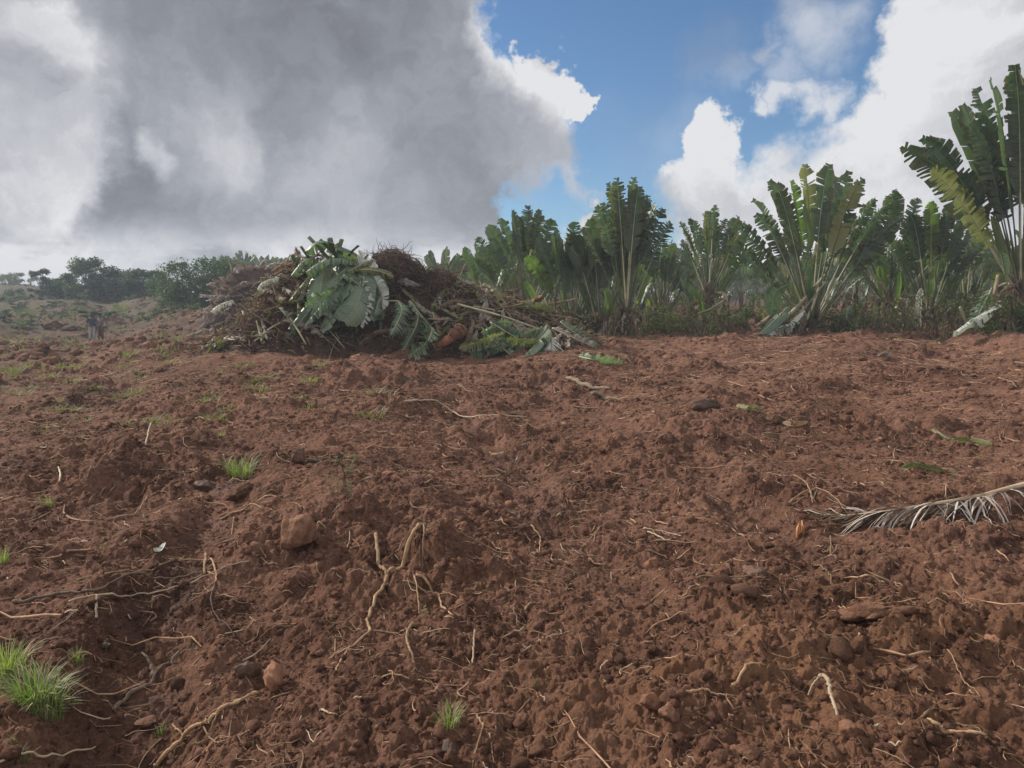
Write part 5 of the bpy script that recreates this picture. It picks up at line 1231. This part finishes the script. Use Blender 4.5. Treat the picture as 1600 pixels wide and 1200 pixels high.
for i in range(120):
    px = rr.uniform(-20, 420) if rr.random() < .75 else rr.uniform(0, 620); py = 478 + 190*rr.random()**1.6; g = G(px, py)
    if g.y > 85 or abs(g.y-YC) < 3.2 and g.x > hx[0]: continue
    o = bpy.data.objects.new('grass_tuft', rr.choice(tp)); link(o); s = rr.uniform(.6, 1.5)*(1+g.y*.02); o.scale = (s*1.7, s*1.7, s*.55); o.location = g - Vector((0, 0, .02)); o.rotation_euler = (0, 0, rr.uniform(0, 6))
    tag(o, 'small pale weed tuft on the left part of the field', 'grass tuft', 'small weed tufts on the left part of the field')
def weed(px, py, hpx, label, seed, n=30, m='weed', wide=.5):
    p = G(px, py); k = p.y/1200; H = hpx*k; rn = random.Random(seed); o = empty('weed_plant', p, label, 'weed')
    st = MB(); lf = MB()
    for j in range(4):
        a = rn.uniform(0, 6.28); top = Vector((math.cos(a)*H*wide*rn.random(), math.sin(a)*H*wide*rn.random(), H*rn.uniform(.5, 1)))
        pts = [Vector((0, 0, -.02)), top*.5+Vector((rn.gauss(0, .05), 0, 0))*H, top]; tube(st, pts, [H*.012, H*.01, H*.004], 4)
        for i in range(n//4):
            t = rn.uniform(.2, 1); q_ = pts[1].lerp(top, t) if t > .5 else pts[0].lerp(pts[1], t*2); a = rn.uniform(0, 6.28); d = Vector((math.cos(a), math.sin(a), rn.uniform(-.3, .6))).normalized(); s = d.cross(Vector((0, 0, 1))).normalized(); L = H*rn.uniform(.08, .16)
            lf.add([q_, q_+d*L*.5+s*L*.3, q_+d*L, q_+d*L*.5-s*L*.3], [(0, 1, 2, 3)], 0, [(0, 0, 0), (.1, .4, 0), (.2, 0, 0), (.1, .4, 0)])
    st.build('stem', M['stalk'], o); lf.build('leaves', M[m], o, smooth=False)
weed(542, 742, 46, 'tall leafy weed with a bare stem left of centre', 1, 60)
weed(518, 770, 34, 'low leafy weed below and left of the tall one', 2, 50)
weed(548, 790, 40, 'straggly weed in front of the other two', 3, 40)
weed(665, 965, 22, 'little bright green seedling under the branching root', 4, 26, 'grass')
weed(158, 868, 30, 'tiny seedling on the left slope', 5, 20)
weed(345, 655, 26, 'pale weed in the upper left of the field', 6, 40)
weed(1490, 745, 26, 'small pale weed sprig above the dead frond', 7, 24)
weed(165, 1020, 26, 'broad-leaved seedling right of the largest grass tuft', 8, 16, 'weed')
weed(300, 1020, 20, 'seedling by the upper end of the dark forked branch', 9, 14, 'weed')
# far grass cover on the left of the field
def grass_cover():
    rn = np.random.default_rng(3); N = 8000
    az_ = rn.uniform(-.66, -.20, N); rad = rn.uniform(24, 90, N); x = rad*np.sin(az_); y = rad*np.cos(az_)
    keep = fbm(x/5, y/5, 3, 55) + .35*perlin(x/1.2, y/1.2, 56) > .36; x = x[keep]; y = y[keep]; rad = rad[keep]; z = ground_h(x, y)
    n = len(x); a = rn.uniform(0, 6.28, n); h = rn.uniform(.08, .24, n)*(1+rad*.006); wd = .02+rad*.0006
    dx = np.cos(a)*wd; dy = np.sin(a)*wd; ox = rn.normal(0, .4, n)*h; oy = rn.normal(0, .4, n)*h
    V = np.stack([np.stack([x-dx, y-dy, z-.02], 1), np.stack([x+dx, y+dy, z-.02], 1), np.stack([x+ox, y+oy, z+h], 1)], 1).reshape(-1, 3)
    o = bpy.data.objects.new('grass_cover', mesh_np('grass_cover', V, np.arange(n*3).reshape(-1, 3), M['fargrass'], False)); link(o)
    tag(o, 'thin patchy grass growing over the far left of the field', 'grass', kind='stuff')
grass_cover()

# ------------------------------------------------------------------ people in the far left field
def cloth(name, c, rough=.85):
    m, t = mat(name); tc = t.new('ShaderNodeTexCoord'); n = t.noise(tc.outputs['Object'], 9, 5, .6)
    col = t.ramp(n, [(.3, tuple(x*.8 for x in c)), (.7, tuple(min(1, x*1.15) for x in c))]); finish(t, principled(t, col, rough, .2, bump(t, n, .5, .02))); return m
SK = cloth('brown_skin', (.13, .075, .05), .5)
def skinned(name, chain, edges, m, parent, sub=2):
    me = bpy.data.meshes.new(name); me.from_pydata([c[:3] for c in chain], edges, []); o = bpy.data.objects.new(name, me); link(o)
    md = o.modifiers.new('s', 'SKIN'); 
    for i, c in enumerate(chain): me.skin_vertices[0].data[i].radius = (c[3], c[4] if len(c) > 4 else c[3])
    me.skin_vertices[0].data[0].use_root = True
    o.modifiers.new('d', 'SUBSURF').levels = sub; o.modifiers['d'].render_levels = sub
    me.materials.append(m); o.parent = parent; return o
def person(px, depth, rz, label, shirt, trousers, hat, lean=0, arm=0, h=1.68):
    b = at_depth(px, depth); b.z = gh(b.x, b.y)
    o = empty('person', b, label, 'person', rz=rz); k = h/1.7
    o.scale = (k, k, k)
    ch = [(0, 0, .95, .13, .10), (0, 0, 1.12, .13, .095), (0, 0, 1.32, .155, .10), (0, 0, 1.44, .07, .06), (0, .01, 1.50, .05, .05), (0, .02, 1.57, .07, .085), (0, .025, 1.64, .065, .08),
          (-.19, 0, 1.38, .055), (-.25, .02, 1.12, .042), (-.26-arm*.1, .10, .88, .032), (-.265-arm*.1, .13, .80, .035, .018),
          (.19, 0, 1.38, .055), (.26, .02, 1.12, .042), (.25, .12, .90, .032), (.25, .15, .82, .035, .018),
          (-.10, 0, .85, .085), (-.11, .02, .48, .058), (-.12, -.02, .10, .040), (-.13, .10, .04, .038, .03),
          (.10, 0, .85, .085), (.12, .04, .48, .058), (.14, .02, .10, .040), (.15, .14, .04, .038, .03)]
    ed = [(0, 1), (1, 2), (2, 3), (3, 4), (4, 5), (5, 6), (2, 7), (7, 8), (8, 9), (9, 10), (2, 11), (11, 12), (12, 13), (13, 14), (0, 15), (15, 16), (16, 17), (17, 18), (0, 19), (19, 20), (20, 21), (21, 22)]
    # fingers and thumbs
    for hd in (10, 14):
        x, y, z = ch[hd][:3]
        for q_, (dx, ln) in enumerate(((-.026, .055), (-.009, .065), (.009, .062), (.026, .048))):
            i = len(ch); ch += [(x+dx*.9, y+.01, z-.05, .009), (x+dx, y+.02, z-.05-ln, .007)]; ed += [(hd, i), (i, i+1)]
        i = len(ch); ch += [(x, y+.045, z-.02, .010), (x, y+.06, z-.06, .008)]; ed += [(hd, i), (i, i+1)]
    skinned('body', ch, ed, SK, o)
    sh = [(0, 0, .93, .165, .13), (0, 0, 1.12, .155, .12), (0, 0, 1.33, .18, .125), (0, 0, 1.43, .085, .075), (-.20, 0, 1.38, .075), (-.255, .02, 1.12, .06), (.20, 0, 1.38, .075), (.265, .02, 1.12, .06)]
    skinned('shirt', sh, [(0, 1), (1, 2), (2, 3), (2, 4), (4, 5), (2, 6), (6, 7)], shirt, o)
    tr = [(0, 0, .93, .15, .12), (-.10, 0, .83, .108), (-.11, .02, .48, .082), (-.12, -.01, .12, .065), (.10, 0, .83, .108), (.12, .04, .48, .082), (.14, .03, .12, .065)]
    skinned('trousers', tr, [(0, 1), (1, 2), (2, 3), (0, 4), (4, 5), (5, 6)], trousers, o)
    mb = MB()
    if hat:
        n = 16; vs = []; 
        for r_, z in ((.20, 1.665), (.11, 1.69), (.095, 1.76), (.05, 1.785)):
            vs += [(math.cos(6.283*i/n)*r_, .02+math.sin(6.283*i/n)*r_*1.1, z) for i in range(n)]
        fs = [(j*n+i, j*n+(i+1) % n, (j+1)*n+(i+1) % n, (j+1)*n+i) for j in range(3) for i in range(n)] + [tuple(3*n+i for i in range(n))]
        mb.add(vs, fs); mb.build('hat', cloth('dark_hat', (.04, .04, .05)), o)
    else:
        v, f = ICO2; v = v*np.array([.082, .10, .075]) + np.array([0, .015, 1.665]); mb.add([tuple(a) for a in v], [tuple(int(i) for i in a) for a in f]); mb.build('hair', cloth('black_hair', (.015, .012, .012)), o)
    fc = MB()
    tube(fc, [(0, .10, 1.60), (0, .125, 1.575)], [.010, .014], 6); fc.build('nose', SK, o)
person(142, 45.6, math.pi+.25, 'left one of two people, in dark hat, navy shirt and pale trousers', cloth('navy_shirt', (.045, .055, .095)), cloth('pale_trousers', (.30, .31, .34)), True, arm=1, h=1.62)
person(156, 45.9, math.pi-.5, 'right one of two people, bareheaded, in grey-brown top and maroon trousers', cloth('grey_brown_top', (.16, .14, .15)), cloth('maroon_trousers', (.085, .04, .045)), False, h=1.70)

# ------------------------------------------------------------------ haze
def haze():
    me = bpy.data.meshes.new('haze'); s = 470; z0, z1 = -16, 12.5
    v = [(x, y, z) for z in (z0, z1) for y in (-s, s) for x in (-s, s)]
    me.from_pydata(v, [], [(0, 2, 3, 1), (4, 5, 7, 6), (0, 1, 5, 4), (2, 6, 7, 3), (0, 4, 6, 2), (1, 3, 7, 5)])
    o = bpy.data.objects.new('haze', me); link(o); m = bpy.data.materials.new('haze'); m.use_nodes = True; t = NT(m.node_tree); t.n.clear()
    p = t.new('ShaderNodeVolumePrincipled'); p.inputs['Color'].default_value = (.74, .84, .98, 1); p.inputs['Density'].default_value = .0014; p.inputs['Anisotropy'].default_value = .0
    out = t.new('ShaderNodeOutputMaterial'); t.l.new(p.outputs[0], out.inputs['Volume']); me.materials.append(m)
    tag(o, 'thin bluish haze in the air', 'haze', kind='stuff')
haze()
